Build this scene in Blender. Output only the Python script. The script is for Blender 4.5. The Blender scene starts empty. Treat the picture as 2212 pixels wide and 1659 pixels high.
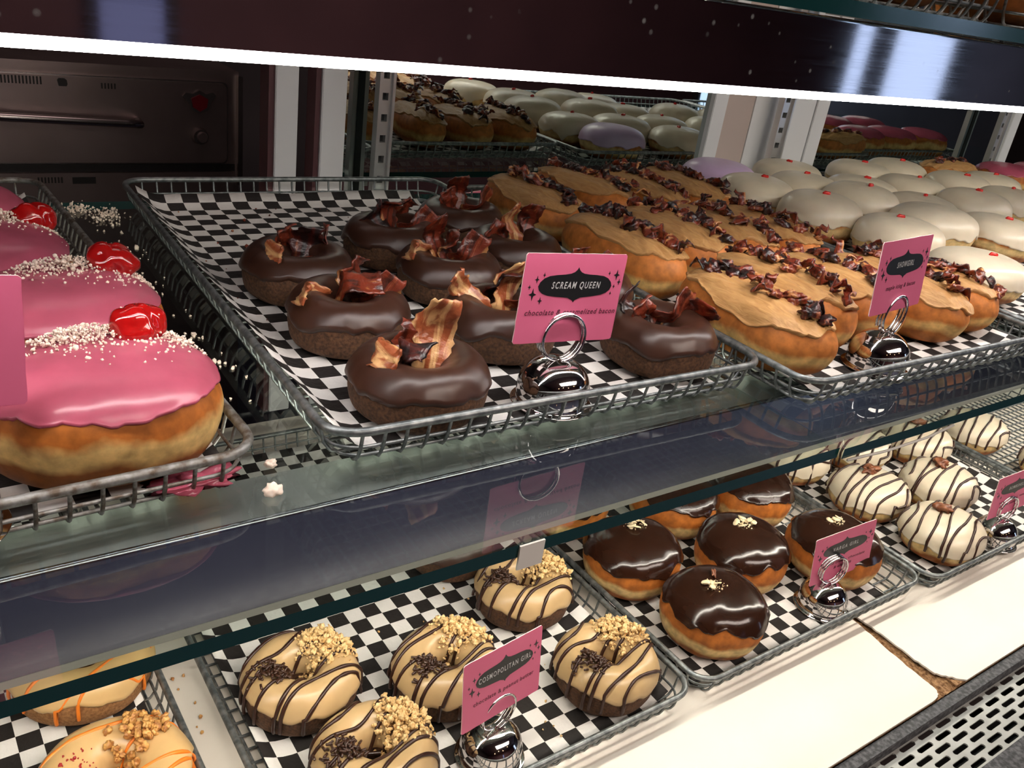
import bpy, bmesh, math, random
import numpy as np
from mathutils import Vector, Matrix, Euler, noise

PI = math.pi
D = bpy.data
SC = bpy.context.scene
COL = SC.collection
R = math.radians

# ------------------------------------------------------------------ camera
def make_camera():
    yaw, pitch, roll = R(38.301), R(25.282), R(8.722)
    cy, sy, cp, sp = math.cos(yaw), math.sin(yaw), math.cos(pitch), math.sin(pitch)
    fwd = Vector((sy*cp, cy*cp, -sp)); right = Vector((cy, -sy, 0)); up = right.cross(fwd)
    cr, sr = math.cos(roll), math.sin(roll)
    r2 = right*cr + up*sr; u2 = up*cr - right*sr
    cam = D.cameras.new('camera'); o = D.objects.new('camera', cam); COL.objects.link(o)
    m = Matrix.Identity(4)
    for i in range(3):
        m[i][0], m[i][1], m[i][2] = r2[i], u2[i], -fwd[i]
    m[2][3] = 0.28
    o.matrix_world = m
    cam.sensor_width = 36; cam.lens = 1884.88/2212*36
    cam.clip_start = 0.005; cam.clip_end = 50
    SC.camera = o
make_camera()

# ------------------------------------------------------------------ world, lights, exposure
SC.view_settings.view_transform = 'Standard'
SC.view_settings.look = 'None'
SC.view_settings.gamma = 1
SC.view_settings.use_curve_mapping = False
SC.view_settings.exposure = 0.0
SC.cycles.max_bounces = 10
SC.cycles.transparent_max_bounces = 24
SC.cycles.sample_clamp_indirect = 6
SC.cycles.use_denoising = True
w = D.worlds.new('world'); SC.world = w; w.use_nodes = True
w.node_tree.nodes['Background'].inputs[0].default_value = (.30, .22, .22, 1)
w.node_tree.nodes['Background'].inputs[1].default_value = .25
LED_UP, LED_LOW = 40.0, 34.0
def area(name, loc, rot, sx, sy, power, col):
    l = D.lights.new(name, 'AREA'); l.shape = 'RECTANGLE'; l.size = sx; l.size_y = sy
    l.energy = power; l.color = col
    o = D.objects.new(name, l); COL.objects.link(o); o.location = loc; o.rotation_euler = rot
    return o
area('shop_fill_light', (1.2, -1.2, 1.55), (R(6), 0, 0), 2.4, .6, 48, (1, .86, .76))  # unseen fill light added to raise the ambient on the shop side
area('kitchen_light', (.2, 1.6, 1.5), (R(10), 0, 0), 1.2, .6, 3.2, (1, .74, .72))

# ------------------------------------------------------------------ materials
def mat(name, col=(.5, .5, .5), rough=.5, metal=0, spec=.5, emit=None, estr=0, coat=0, sss=0, sssr=(.01, .004, .002)):
    m = D.materials.new(name); m.use_nodes = True
    b = m.node_tree.nodes['Principled BSDF']
    b.inputs['Base Color'].default_value = (*col, 1)
    b.inputs['Roughness'].default_value = rough
    b.inputs['Metallic'].default_value = metal
    b.inputs['Specular IOR Level'].default_value = spec
    b.inputs['Coat Weight'].default_value = coat
    b.inputs['Coat Roughness'].default_value = .12
    if sss:
        b.inputs['Subsurface Weight'].default_value = sss
        b.inputs['Subsurface Radius'].default_value = sssr
        b.inputs['Subsurface Scale'].default_value = 1
    if emit:
        b.inputs['Emission Color'].default_value = (*emit, 1)
        b.inputs['Emission Strength'].default_value = estr
    return m
def N(m, t, **kw):
    n = m.node_tree.nodes.new(t)
    for k, v in kw.items():
        if k in n.inputs: n.inputs[k].default_value = v
        else: setattr(n, k, v)
    return n
def L(m, a, ao, b, bi): m.node_tree.links.new(a.outputs[ao], b.inputs[bi])
def P(m): return m.node_tree.nodes['Principled BSDF']
def coords(m, kind='Object', scale=(1, 1, 1), rot=(0, 0, 0)):
    t = N(m, 'ShaderNodeTexCoord'); mp = N(m, 'ShaderNodeMapping')
    mp.inputs['Scale'].default_value = scale; mp.inputs['Rotation'].default_value = rot
    L(m, t, kind, mp, 'Vector'); return mp
def ramp(m, stops, src=None, so='Fac', interp='LINEAR'):
    r = N(m, 'ShaderNodeValToRGB'); e = r.color_ramp; e.interpolation = interp
    while len(e.elements) < len(stops): e.elements.new(.5)
    for k, (p, c) in enumerate(stops):
        e.elements[k].position = p; e.elements[k].color = (*c, 1) if len(c) == 3 else c
    if src: L(m, src, so, r, 'Fac')
    return r
def bump(m, src, so, strength, dist):
    b = N(m, 'ShaderNodeBump'); b.inputs['Strength'].default_value = strength; b.inputs['Distance'].default_value = dist
    L(m, src, so, b, 'Height'); L(m, b, 'Normal', P(m), 'Normal'); return b
def noisy(name, c1, c2, scale, rough=.5, bs=0, bd=.0005, lo=.35, hi=.65, sc3=(1, 1, 1), **kw):
    m = mat(name, c1, rough, **kw)
    mp = coords(m, scale=sc3)
    n = N(m, 'ShaderNodeTexNoise'); n.inputs['Scale'].default_value = scale; n.inputs['Detail'].default_value = 4
    L(m, mp, 'Vector', n, 'Vector')
    r = ramp(m, [(lo, c1), (hi, c2)], n); L(m, r, 'Color', P(m), 'Base Color')
    if bs: bump(m, n, 'Fac', bs, bd)
    return m

def dough_mat(name, h, low, band, top, z0=.34, z1=.52):
    """fried dough: brown top and underside with a pale belt; h = height in metres"""
    m = mat(name, top, .55, spec=.3, sss=.12, sssr=(.006, .003, .001))
    tc = N(m, 'ShaderNodeTexCoord'); sx = N(m, 'ShaderNodeSeparateXYZ'); L(m, tc, 'Object', sx, 'Vector')
    n = N(m, 'ShaderNodeTexNoise'); n.inputs['Scale'].default_value = 26; n.inputs['Detail'].default_value = 4; L(m, tc, 'Object', n, 'Vector')
    a = N(m, 'ShaderNodeMath', operation='MULTIPLY_ADD'); a.inputs[1].default_value = 1/h; L(m, sx, 'Z', a, 0)
    b = N(m, 'ShaderNodeMath', operation='MULTIPLY_ADD'); b.inputs[1].default_value = .46; b.inputs[2].default_value = -.23
    L(m, n, 'Fac', b, 0); L(m, b, 'Value', a, 2)
    r = ramp(m, [(0, low), (z0-.12, low), (z0, band), (z1, band), (z1+.1, top), (1, top)], a, 'Value')
    n2 = N(m, 'ShaderNodeTexNoise'); n2.inputs['Scale'].default_value = 120; n2.inputs['Detail'].default_value = 5; L(m, tc, 'Object', n2, 'Vector')
    r2 = ramp(m, [(.3, (.62, .62, .62)), (.7, (1.15, 1.15, 1.15))], n2)
    mx = N(m, 'ShaderNodeMix', data_type='RGBA', blend_type='MULTIPLY'); mx.inputs[0].default_value = 1
    L(m, r, 'Color', mx, 6); L(m, r2, 'Color', mx, 7); L(m, mx, 2, P(m), 'Base Color')
    bump(m, n2, 'Fac', .25, .0008)
    return m

M = {}
M['dough_pink'] = dough_mat('dough_pink', .058, (.24, .075, .012), (.70, .46, .17), (.40, .12, .018), .42, .54)
M['dough_bar'] = dough_mat('dough_bar', .052, (.34, .115, .02), (.74, .47, .17), (.54, .185, .04), .32, .40)
M['dough_round'] = dough_mat('dough_round', .052, (.28, .085, .015), (.78, .56, .25), (.46, .145, .025), .30, .44)
M['cake_dark'] = noisy('cake_dark', (.052, .022, .009), (.125, .055, .024), 420, .85, .8, .0012)
M['cake_tan'] = noisy('cake_tan', (.20, .085, .025), (.36, .17, .06), 420, .8, .7, .001)
def icing(name, c, rough=.3, var=.12, coat=.0, bs=.12, sc=45, sss=.08):
    c2 = tuple(x*(1-var) for x in c)
    return noisy(name, c2, c, sc, rough, bs, .0012, coat=coat, sss=sss, sssr=(.003, .0015, .001))
M['choc_icing'] = icing('chocolate_icing', (.052, .020, .012), .34, .2)
M['ganache'] = icing('ganache', (.026, .009, .005), .16, .2, bs=.2)
M['pink_icing'] = icing('pink_icing', (.45, .090, .145), .26, .16)
M['white_icing'] = icing('white_icing', (.71, .62, .47), .3, .07)
M['peanut_icing'] = icing('peanut_icing', (.56, .385, .19), .28, .1)
M['orange_tan'] = icing('apricot_icing', (.66, .43, .19), .28, .1)
M['drizzle_dark'] = mat('dark_drizzle', (.035, .012, .007), .28)
M['drizzle_orange'] = mat('orange_drizzle', (.85, .22, .02), .3)
m = mat('maple_frosting', (.56, .29, .10), .5, spec=.35, sss=.1, sssr=(.004, .002, .001)); M['maple'] = m
mp = coords(m, scale=(1, .22, 1)); n = N(m, 'ShaderNodeTexNoise'); n.inputs['Scale'].default_value = 230; n.inputs['Detail'].default_value = 5; n.inputs['Distortion'].default_value = 1.2
L(m, mp, 'Vector', n, 'Vector'); r = ramp(m, [(.3, (.40, .20, .07)), (.7, (.56, .32, .125))], n); L(m, r, 'Color', P(m), 'Base Color'); bump(m, n, 'Fac', .55, .0015)
def bacon_mat(name, dark, red, fat, lo=.44):
    m = mat(name, red, .3, spec=.6, sss=.06)
    mp = coords(m, scale=(150, 40, 26)); n = N(m, 'ShaderNodeTexNoise'); n.inputs['Scale'].default_value = 1; n.inputs['Detail'].default_value = 5; n.inputs['Distortion'].default_value = .8
    L(m, mp, 'Vector', n, 'Vector')
    r = ramp(m, [(lo-.10, dark), (lo-.03, red), (lo+.04, red), (lo+.11, fat), (.8, tuple(min(1, q*1.25) for q in fat))], n); L(m, r, 'Color', P(m), 'Base Color')
    mp2 = coords(m); n2 = N(m, 'ShaderNodeTexNoise'); n2.inputs['Scale'].default_value = 380; n2.inputs['Detail'].default_value = 3; L(m, mp2, 'Vector', n2, 'Vector')
    bump(m, n2, 'Fac', .6, .0012)
    return m
M['bacon'] = bacon_mat('crisp_bacon', (.055, .012, .007), (.20, .032, .014), (.52, .24, .09), .49)
M['bacon_pale'] = bacon_mat('fatty_bacon', (.15, .03, .012), (.33, .085, .03), (.66, .38, .17), .40)
M['bacon_dark'] = bacon_mat('charred_bacon', (.014, .007, .007), (.075, .013, .009), (.24, .07, .03), .55)
M['cherry'] = mat('glace_cherry', (.40, .006, .006), .08, spec=.7, sss=.2, sssr=(.004, .001, .001), coat=.5)
M['powder'] = noisy('pink_sugar_crumbs', (.86, .68, .56), (.92, .80, .70), 300, .8)
M['peanut'] = noisy('chopped_peanut', (.66, .40, .15), (.90, .67, .34), 260, .5, .3)
M['nut_brown'] = noisy('toasted_nut', (.30, .10, .025), (.72, .40, .12), 150, .45, .4)
M['almond'] = noisy('sliced_almond', (.80, .62, .36), (.92, .80, .55), 200, .5)
M['pecan'] = noisy('candied_pecan', (.12, .035, .015), (.30, .11, .05), 160, .35, .8, .002)
M['sprinkle'] = mat('chocolate_sprinkle', (.045, .018, .010), .3)
M['red_gel'] = mat('red_gel', (.62, .015, .012), .25)
M['purple_icing'] = icing('lilac_icing', (.62, .45, .68), .3, .08)
M['chrome'] = mat('chrome', (.82, .80, .80), .06, 1)
m = noisy('galvanised_wire', (.13, .145, .15), (.30, .32, .32), 160, .42, .4, .0006, metal=.75); M['wire'] = m
m = noisy('worn_wire', (.10, .075, .055), (.27, .27, .26), 150, .5, .5, .0006, .36, .6, metal=.55); M['wire_worn'] = m
def brushed(name, c, rough, sc, metal=1.0):
    m = mat(name, c, rough, metal)
    mp = coords(m, scale=(2, 1, 160)); n = N(m, 'ShaderNodeTexNoise'); n.inputs['Scale'].default_value = sc; n.inputs['Detail'].default_value = 4
    L(m, mp, 'Vector', n, 'Vector')
    r = ramp(m, [(.3, (rough*.8,)*3), (.7, (rough*1.25,)*3)], n); L(m, r, 'Color', P(m), 'Roughness'); bump(m, n, 'Fac', .012, .0002)
    return m
m = brushed('brushed_steel', (.46, .44, .46), .05, 9); M['steel'] = m
# small dried splashes and dust on the fascia
mp = coords(m); v = N(m, 'ShaderNodeTexVoronoi'); v.inputs['Scale'].default_value = 95; L(m, mp, 'Vector', v, 'Vector')
v2 = N(m, 'ShaderNodeTexNoise'); v2.inputs['Scale'].default_value = 14; L(m, mp, 'Vector', v2, 'Vector')
r = ramp(m, [(0, (.8, .8, .8)), (.10, (.5, .5, .5)), (.17, (0, 0, 0))], v, 'Distance')
r2 = ramp(m, [(.50, (0, 0, 0)), (.62, (1, 1, 1))], v2)
mu = N(m, 'ShaderNodeMath', operation='MULTIPLY'); L(m, r, 'Color', mu, 0); L(m, r2, 'Color', mu, 1)
mu2 = N(m, 'ShaderNodeMath', operation='MULTIPLY'); L(m, mu, 'Value', mu2, 0); mu2.inputs[1].default_value = .6
sb = N(m, 'ShaderNodeMath', operation='SUBTRACT'); sb.inputs[0].default_value = 1; L(m, mu2, 'Value', sb, 1); L(m, sb, 'Value', P(m), 'Metallic')
M['steel_shaded'] = brushed('shaded_satin_steel', (.40, .41, .47), .14, 9)  # middle rail fascia: steel colour darkened for the dark floor it mirrors
M['steel_lit'] = brushed('lit_satin_steel', (.62, .62, .64), .30, 9, .85)  # same rail's flange: colour lightened to look lit by the upper lamp
M['steel_dull'] = brushed('dull_steel', (.42, .42, .42), .35, 9)
M['oven_steel'] = noisy('oven_steel', (.34, .26, .25), (.42, .33, .32), 5, .34, metal=.85)
M['oven_dark'] = mat('oven_shadow_gap', (.015, .012, .012), .5)
M['oven_handle'] = mat('oven_handle', (.55, .5, .48), .25, 1)
M['white_frame'] = mat('white_frame', (.78, .78, .80), .35)
M['frame_side'] = mat('maroon_frame_edge', (.10, .04, .045), .4)
M['beige_post'] = noisy('beige_post', (.52, .42, .38), (.58, .47, .43), 4, .5)
M['alu'] = mat('aluminium', (.62, .62, .62), .3, .8)
M['slot'] = mat('slot_dark', (.02, .02, .02), .6)
M['mirror'] = mat('mirror', (.52, .57, .55), .015, 1)
M['glass_edge'] = mat('glass_edge_green', (.004, .035, .034), .12, spec=.6)
M['plastic'] = mat('lamp_housing', (.55, .53, .48), .5)
def glass(name, tint=(.93, .97, .95), ior=1.45, extra=.03):
    m = D.materials.new(name); m.use_nodes = True; nt = m.node_tree; nt.nodes.clear()
    o = N(m, 'ShaderNodeOutputMaterial'); mx = N(m, 'ShaderNodeMixShader'); t = N(m, 'ShaderNodeBsdfTransparent'); g = N(m, 'ShaderNodeBsdfGlossy')
    t.inputs[0].default_value = (*tint, 1); g.inputs['Roughness'].default_value = .02; g.inputs['Color'].default_value = (.95, 1, .98, 1)
    f = N(m, 'ShaderNodeFresnel'); f.inputs['IOR'].default_value = ior
    a = N(m, 'ShaderNodeMath', operation='ADD'); a.inputs[1].default_value = extra; L(m, f, 'Fac', a, 0)
    # fine scratches
    mp = coords(m, scale=(1, 7, 1), rot=(0, 0, .15)); n = N(m, 'ShaderNodeTexNoise'); n.inputs['Scale'].default_value = 30; n.inputs['Detail'].default_value = 6; n.inputs['Distortion'].default_value = 2
    L(m, mp, 'Vector', n, 'Vector'); r = ramp(m, [(.495, (0, 0, 0)), (.5, (.10, .10, .10)), (.505, (0, 0, 0))], n)
    a2 = N(m, 'ShaderNodeMath', operation='ADD'); L(m, a, 'Value', a2, 0); L(m, r, 'Color', a2, 1)
    ge = N(m, 'ShaderNodeNewGeometry'); inv = N(m, 'ShaderNodeMath', operation='SUBTRACT'); inv.inputs[0].default_value = 1; L(m, ge, 'Backfacing', inv, 1)
    a3 = N(m, 'ShaderNodeMath', operation='MULTIPLY'); L(m, a2, 'Value', a3, 0); L(m, inv, 'Value', a3, 1); a3.use_clamp = True
    L(m, a3, 'Value', mx, 0); L(m, t, 0, mx, 1); L(m, g, 0, mx, 2); L(m, mx, 0, o, 'Surface'); return m
M['glass'] = glass('shelf_glass')
m = D.materials.new('clear_glass'); m.use_nodes = True; m.node_tree.nodes.clear(); M['clear'] = m
o_ = N(m, 'ShaderNodeOutputMaterial'); t_ = N(m, 'ShaderNodeBsdfTransparent'); t_.inputs[0].default_value = (1, 1, 1, 1); L(m, t_, 0, o_, 'Surface')
# checkered paper
m = mat('checkered_paper', (.8, .8, .8), .6, spec=.25); M['paper'] = m
t = N(m, 'ShaderNodeTexCoord'); ck = N(m, 'ShaderNodeTexChecker'); ck.inputs['Scale'].default_value = 1; ck.inputs['Color1'].default_value = (.80, .78, .75, 1); ck.inputs['Color2'].default_value = (.022, .019, .018, 1)
L(m, t, 'UV', ck, 'Vector'); L(m, ck, 'Color', P(m), 'Base Color')
n = N(m, 'ShaderNodeTexNoise'); n.inputs['Scale'].default_value = 3; L(m, t, 'UV', n, 'Vector'); bump(m, n, 'Fac', .4, .002)
M['laminate'] = noisy('cream_laminate', (.76, .70, .62), (.80, .75, .67), 7, .38)
M['chipboard'] = noisy('chipboard', (.16, .075, .03), (.46, .27, .13), 260, .9, .9, .002)
M['grille'] = noisy('grille_metal', (.32, .32, .30), (.42, .42, .40), 30, .45, .1, metal=.3)
M['dark_slate'] = noisy('dark_speckled_metal', (.022, .022, .026), (.11, .11, .12), 230, .6, .4, .0006, .4, .68)
M['duct'] = mat('duct_dark', (.012, .012, .012), .8)
M['card'] = noisy('pink_card', (.60, .115, .22), (.64, .13, .245), 20, .45)
M['card_edge'] = mat('card_edge', (.82, .60, .58), .7)
M['print_black'] = mat('print_black', (.008, .008, .009), .4)
M['print_white'] = mat('print_white', (.50, .50, .50), .5)
M['print_plum'] = mat('print_plum', (.10, .012, .03), .5)
M['led_up'] = mat('led_diffuser', (.9, .9, .9), .4, emit=(1.0, .955, .92), estr=LED_UP)
M['led_low'] = mat('led_diffuser_warm', (.9, .9, .9), .4, emit=(1.0, .93, .80), estr=LED_LOW)
M['window'] = mat('daylight_pane', (.1, .1, .1), .3, emit=(.55, .70, 1.0), estr=2.2)
M['window_dim'] = mat('dim_daylight_pane', (.1, .1, .1), .3, emit=(.45, .5, 1.0), estr=.35)
M['maroon'] = noisy('maroon_wall', (.15, .068, .078), (.19, .085, .095), 3, .6)
M['dark_wall'] = noisy('dark_wall', (.05, .035, .035), (.07, .05, .05), 3, .7)
M['shop_floor'] = noisy('shop_floor', (.10, .11, .17), (.17, .18, .28), 1.2, .3)
M['ceil'] = noisy('ceiling_paint', (.16, .10, .10), (.2, .13, .13), 3, .8)
M['lamp'] = mat('lamp_glow', (1, .7, .4), .4, emit=(1, .55, .28), estr=18)
M['tape'] = mat('clear_tape', (.75, .72, .66), .3)

# ------------------------------------------------------------------ object helpers
def link(name, me, m=None, parent=None, loc=None, rot=None, scale=None):
    o = D.objects.new(name, me); COL.objects.link(o)
    if m is not None and not me.materials: me.materials.append(m)
    if parent: o.parent = parent
    if loc: o.location = loc
    if rot: o.rotation_euler = rot
    if scale: o.scale = scale
    return o
def to_mesh(name, bm, m=None, smooth=True):
    me = D.meshes.new(name); bmesh.ops.recalc_face_normals(bm, faces=bm.faces[:]); bm.to_mesh(me); bm.free()
    for p in me.polygons: p.use_smooth = smooth
    if m: me.materials.append(m)
    return me
def tag(o, label, cat, group=None, kind=None):
    o['label'] = label; o['category'] = cat
    if group: o['group'] = group
    if kind: o['kind'] = kind
    return o
def empty(name, loc, rz, label, cat, group=None):
    o = D.objects.new(name, None); COL.objects.link(o); o.empty_display_size = .02
    o.location = loc; o.rotation_euler = (0, 0, rz); return tag(o, label, cat, group)
def box_bm(bm, x0, x1, y0, y1, z0, z1, mi=0):
    v = [bm.verts.new(p) for p in ((x0, y0, z0), (x1, y0, z0), (x1, y1, z0), (x0, y1, z0), (x0, y0, z1), (x1, y0, z1), (x1, y1, z1), (x0, y1, z1))]
    for f in ((0, 3, 2, 1), (4, 5, 6, 7), (0, 1, 5, 4), (1, 2, 6, 5), (2, 3, 7, 6), (3, 0, 4, 7)):
        bm.faces.new([v[i] for i in f]).material_index = mi
    return v
def box(name, x0, x1, y0, y1, z0, z1, m, parent=None, bev=0):
    bm = bmesh.new(); box_bm(bm, x0, x1, y0, y1, z0, z1)
    if bev: bmesh.ops.bevel(bm, geom=bm.edges[:], offset=bev, segments=2, affect='EDGES')
    return link(name, to_mesh(name, bm, m, False), None, parent)
def tube_bm(bm, pts, r, n=6, closed=False, cap=True, rs=None):
    pts = [Vector(p) for p in pts]; k = len(pts); rings = []
    prev = None
    for i, p in enumerate(pts):
        a = pts[i-1] if (i > 0 or closed) else pts[i]
        b = pts[(i+1) % k] if (i < k-1 or closed) else pts[i]
        t = (b-a)
        if t.length < 1e-9: t = Vector((0, 0, 1))
        t.normalize()
        if prev is None:
            h = Vector((0, 0, 1)) if abs(t.z) < .9 else Vector((1, 0, 0))
            prev = t.cross(h).normalized()
        u = (prev - t*prev.dot(t))
        if u.length < 1e-6: u = t.orthogonal()
        u.normalize(); prev = u; v = t.cross(u)
        rr = rs[i] if rs else r
        rings.append([bm.verts.new(p + (u*math.cos(2*PI*j/n) + v*math.sin(2*PI*j/n))*rr) for j in range(n)])
    m = k if closed else k-1
    for i in range(m):
        A, B = rings[i], rings[(i+1) % k]
        off = 0
        if closed and i == k-1:
            off = min(range(n), key=lambda q: (A[0].co-B[q].co).length)
        for j in range(n):
            bm.faces.new((A[j], A[(j+1) % n], B[(j+1+off) % n], B[(j+off) % n]))
    if cap and not closed:
        bm.faces.new(rings[0][::-1]); bm.faces.new(rings[-1])
def catmull(pts, n, closed=False):
    pts = [np.array(p, float) for p in pts]; k = len(pts); out = []
    segs = k if closed else k-1
    per = max(1, n//segs)
    for i in range(segs):
        p0 = pts[(i-1) % k] if closed or i > 0 else pts[0]*2-pts[1]
        p1 = pts[i]; p2 = pts[(i+1) % k]
        p3 = pts[(i+2) % k] if closed or i+2 < k else pts[-1]*2-pts[-2]
        for s in range(per):
            t = s/per
            out.append(.5*((2*p1)+(-p0+p2)*t+(2*p0-5*p1+4*p2-p3)*t*t+(-p0+3*p1-3*p2+p3)*t**3))
    if not closed: out.append(pts[-1])
    return np.array(out)
def rounded_loop(x0, x1, y0, y1, z, r, n=6):
    out = []
    for cx, cy, a0 in ((x1-r, y1-r, 0), (x0+r, y1-r, 90), (x0+r, y0+r, 180), (x1-r, y0+r, 270)):
        for i in range(n+1):
            a = R(a0+90*i/n); out.append((cx+r*math.cos(a), cy+r*math.sin(a), z))
    return out

# ------------------------------------------------------------------ room (shop side and kitchen side)
def struct(o): o['kind'] = 'structure'; return o
X0, X1, Y0, Y1, Z0, Z1 = -3.0, 7.0, -3.2, 3.6, -1.25, 1.8
struct(box('floor', X0-.1, X1+.1, Y0-.1, Y1+.1, Z0-.1, Z0, M['shop_floor']))
struct(box('ceiling', X0-.1, X1+.1, Y0-.1, Y1+.1, Z1, Z1+.1, M['ceil']))
struct(box('wall_left', X0-.1, X0, Y0, Y1, Z0, Z1, M['dark_wall']))
struct(box('wall_right', X1, X1+.1, Y0, Y1, Z0, Z1, M['dark_wall']))
struct(box('wall_back', X0, X1, Y1, Y1+.1, Z0, Z1, M['dark_wall']))
struct(box('wall_front', X0, X1, Y0-.1, Y0, Z0, Z1, M['maroon']))
WINS = [(6.1, 6.9, -.7, 1.3), (5.62, 5.84, -.7, 1.3), (.80, 1.05, -.9, .9)]
for i, (a, b, c, d) in enumerate(WINS):
    e = D.objects.new('window_%d' % (i+1), None); COL.objects.link(e); e.location = (a, Y0, c); struct(e)
    bm = bmesh.new(); wd, ht = b-a, d-c
    for q in ((-.05, 0, -.05, ht+.05), (wd, wd+.05, -.05, ht+.05), (0, wd, -.05, 0), (0, wd, ht, ht+.05), (0, wd, ht*.5-.02, ht*.5+.02)):
        box_bm(bm, q[0], q[1], 0, .04, q[2], q[3])
    link('window_frame', to_mesh('window_frame', bm, M['dark_wall'], False), None, e)
    bm = bmesh.new(); box_bm(bm, 0, wd, .002, .012, 0, ht); link('window_pane', to_mesh('window_pane', bm, M['window_dim' if i == 2 else 'window'], False), None, e)

# ------------------------------------------------------------------ display case
SX0, SX1, JX = -.45, 2.6, .5452          # shelf ends and the joint between its two glass plates
FY, BY = .297, .9755                     # front and back edge of the glass
def glass_plate(name, x0, x1, y0, y1, z0, z1, label):
    bm = bmesh.new(); box_bm(bm, x0, x1, y0, y1, z0, z1)
    for f in bm.faces: f.material_index = 1 if abs(f.calc_center_median().y - (y0+y1)/2) > .01 else 0
    bmesh.ops.recalc_face_normals(bm, faces=bm.faces[:])
    me = D.meshes.new(name); bm.to_mesh(me); bm.free(); me.materials.append(M['glass']); me.materials.append(M['glass_edge'])
    return tag(link(name, me), label, 'glass shelf', None)
glass_plate('glass_shelf', SX0, JX-.0007, FY, BY, -.0085, 0, 'clear glass shelf plate with dark green edge under the pink and chocolate doughnut trays')
glass_plate('glass_shelf', JX+.0007, SX1, FY-.003, BY, -.0085, 0, 'clear glass shelf plate with dark green edge under the maple bars and white doughnuts')
glass_plate('glass_shelf', SX0, SX1, .29, BY, .281, .2885, 'topmost glass shelf plate with green edge above the bright lamp')

def channel(zt, zb, name, label, mtop, lip=True):
    """folded steel support: top flange, front fascia, bottom lip"""
    bm = bmesh.new()
    y = .385; r = .0022
    prof = [(y+.0028, zt-.0012), (y+r, zt-.0012)]
    prof = [(y+.042, zt-.0012), (y+r, zt-.0012)] if lip is False else prof
    prof += [(y+r-r*math.sin(R(a)), zt-.0012-r+r*math.cos(R(a))) for a in (15, 30, 45, 60, 75, 90)]
    prof += [(y, zb)]
    inner = [(a+.0012, b-.0012) for a, b in prof[::-1]]
    loop = prof + inner
    cols = []
    for x in (SX0, SX1): cols.append([bm.verts.new((x, a, b)) for a, b in loop])
    n = len(loop)
    for i in range(n): bm.faces.new((cols[0][i], cols[0][(i+1) % n], cols[1][(i+1) % n], cols[1][i]))
    bm.faces.new(cols[0]); bm.faces.new(cols[1][::-1])
    me = to_mesh(name, bm, mtop, False)
    e = empty(name, (0, 0, 0), 0, label, 'support rail')
    link('fascia', me, None, e)
    if lip:
        b = bmesh.new(); box_bm(b, SX0, SX1, y+.0029, y+.042, zt-.0024, zt-.0012); link('top_flange', to_mesh('top_flange', b, M['steel_lit'], False), None, e)
    for k, x in enumerate((.02, .545, 1.30, 2.15)):
        b = bmesh.new(); box_bm(b, x-.012, x+.012, .428, .97, zt-.012, zt-.001); link('bracket', to_mesh('bracket', b, M['steel_dull'], False), None, e)
    return e
channel(-.0085, -.0705, 'support_rail', 'brushed steel support rail under the middle glass shelf with a bright folded edge', M['steel_shaded'])
channel(.281, .2331, 'support_rail', 'dark reflective brushed steel rail across the top holding the bright lamp', M['steel'], False)
def led(zc, m, label):
    e = empty('strip_lamp', (0, .385, zc), 0, label, 'lamp')
    bm = bmesh.new(); pr = [(.0005, .0032), (.0, .001), (.001, -.0015), (.004, -.0028), (.009, -.0028), (.012, -.001), (.012, .0032)]
    cs = [[bm.verts.new((x, a, b)) for a, b in pr] for x in (SX0+.01, SX1-.01)]
    for i in range(len(pr)): bm.faces.new((cs[0][i], cs[0][(i+1) % len(pr)], cs[1][(i+1) % len(pr)], cs[1][i]))
    bm.faces.new(cs[0]); bm.faces.new(cs[1][::-1])
    link('diffuser', to_mesh('diffuser', bm, m, False), None, e)
    bm = bmesh.new(); box_bm(bm, SX0+.01, SX1-.01, .0135, .026, -.002, .006); link('housing', to_mesh('housing', bm, M['plastic'], False), None, e)
led(.2304, M['led_up'], 'glowing white strip lamp running across the picture under the top steel rail')
# lower strip sits behind the lip of the middle rail
e = empty('strip_lamp', (0, .400, -.0742), 0, 'warm strip lamp tucked under the middle steel rail above the lower trays', 'lamp')
bm = bmesh.new(); box_bm(bm, SX0+.01, SX1-.01, 0, .012, -.0030, .0025); link('diffuser', to_mesh('diffuser', bm, M['led_low'], False), None, e)
bm = bmesh.new(); box_bm(bm, SX0+.01, SX1-.01, -.0150, -.002, -.0018, .0033); link('housing', to_mesh('housing', bm, M['plastic'], False), None, e)

# front pane of the case (clean clear glass) and its base rail
fp = empty('front_glass_pane', (0, 0, 0), 0, 'clear sloping front glass of the display case', 'glass pane')
bm = bmesh.new()
a_, b_, th = (.075, -.36), (.150, .62), .005
vs = [bm.verts.new((x, y, z)) for x in (SX0, SX1) for (y, z) in ((a_[0], a_[1]), (b_[0], b_[1]), (b_[0]+th, b_[1]), (a_[0]+th, a_[1]))]
for f in ((0, 1, 2, 3), (7, 6, 5, 4), (0, 4, 5, 1), (1, 5, 6, 2), (2, 6, 7, 3), (3, 7, 4, 0)): bm.faces.new([vs[i] for i in f])
link('pane', to_mesh('pane', bm, M['clear'], False), None, fp)
box('pane_rail', SX0, SX1, .055, .10, -.385, -.352, M['steel_dull'], fp)

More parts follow.
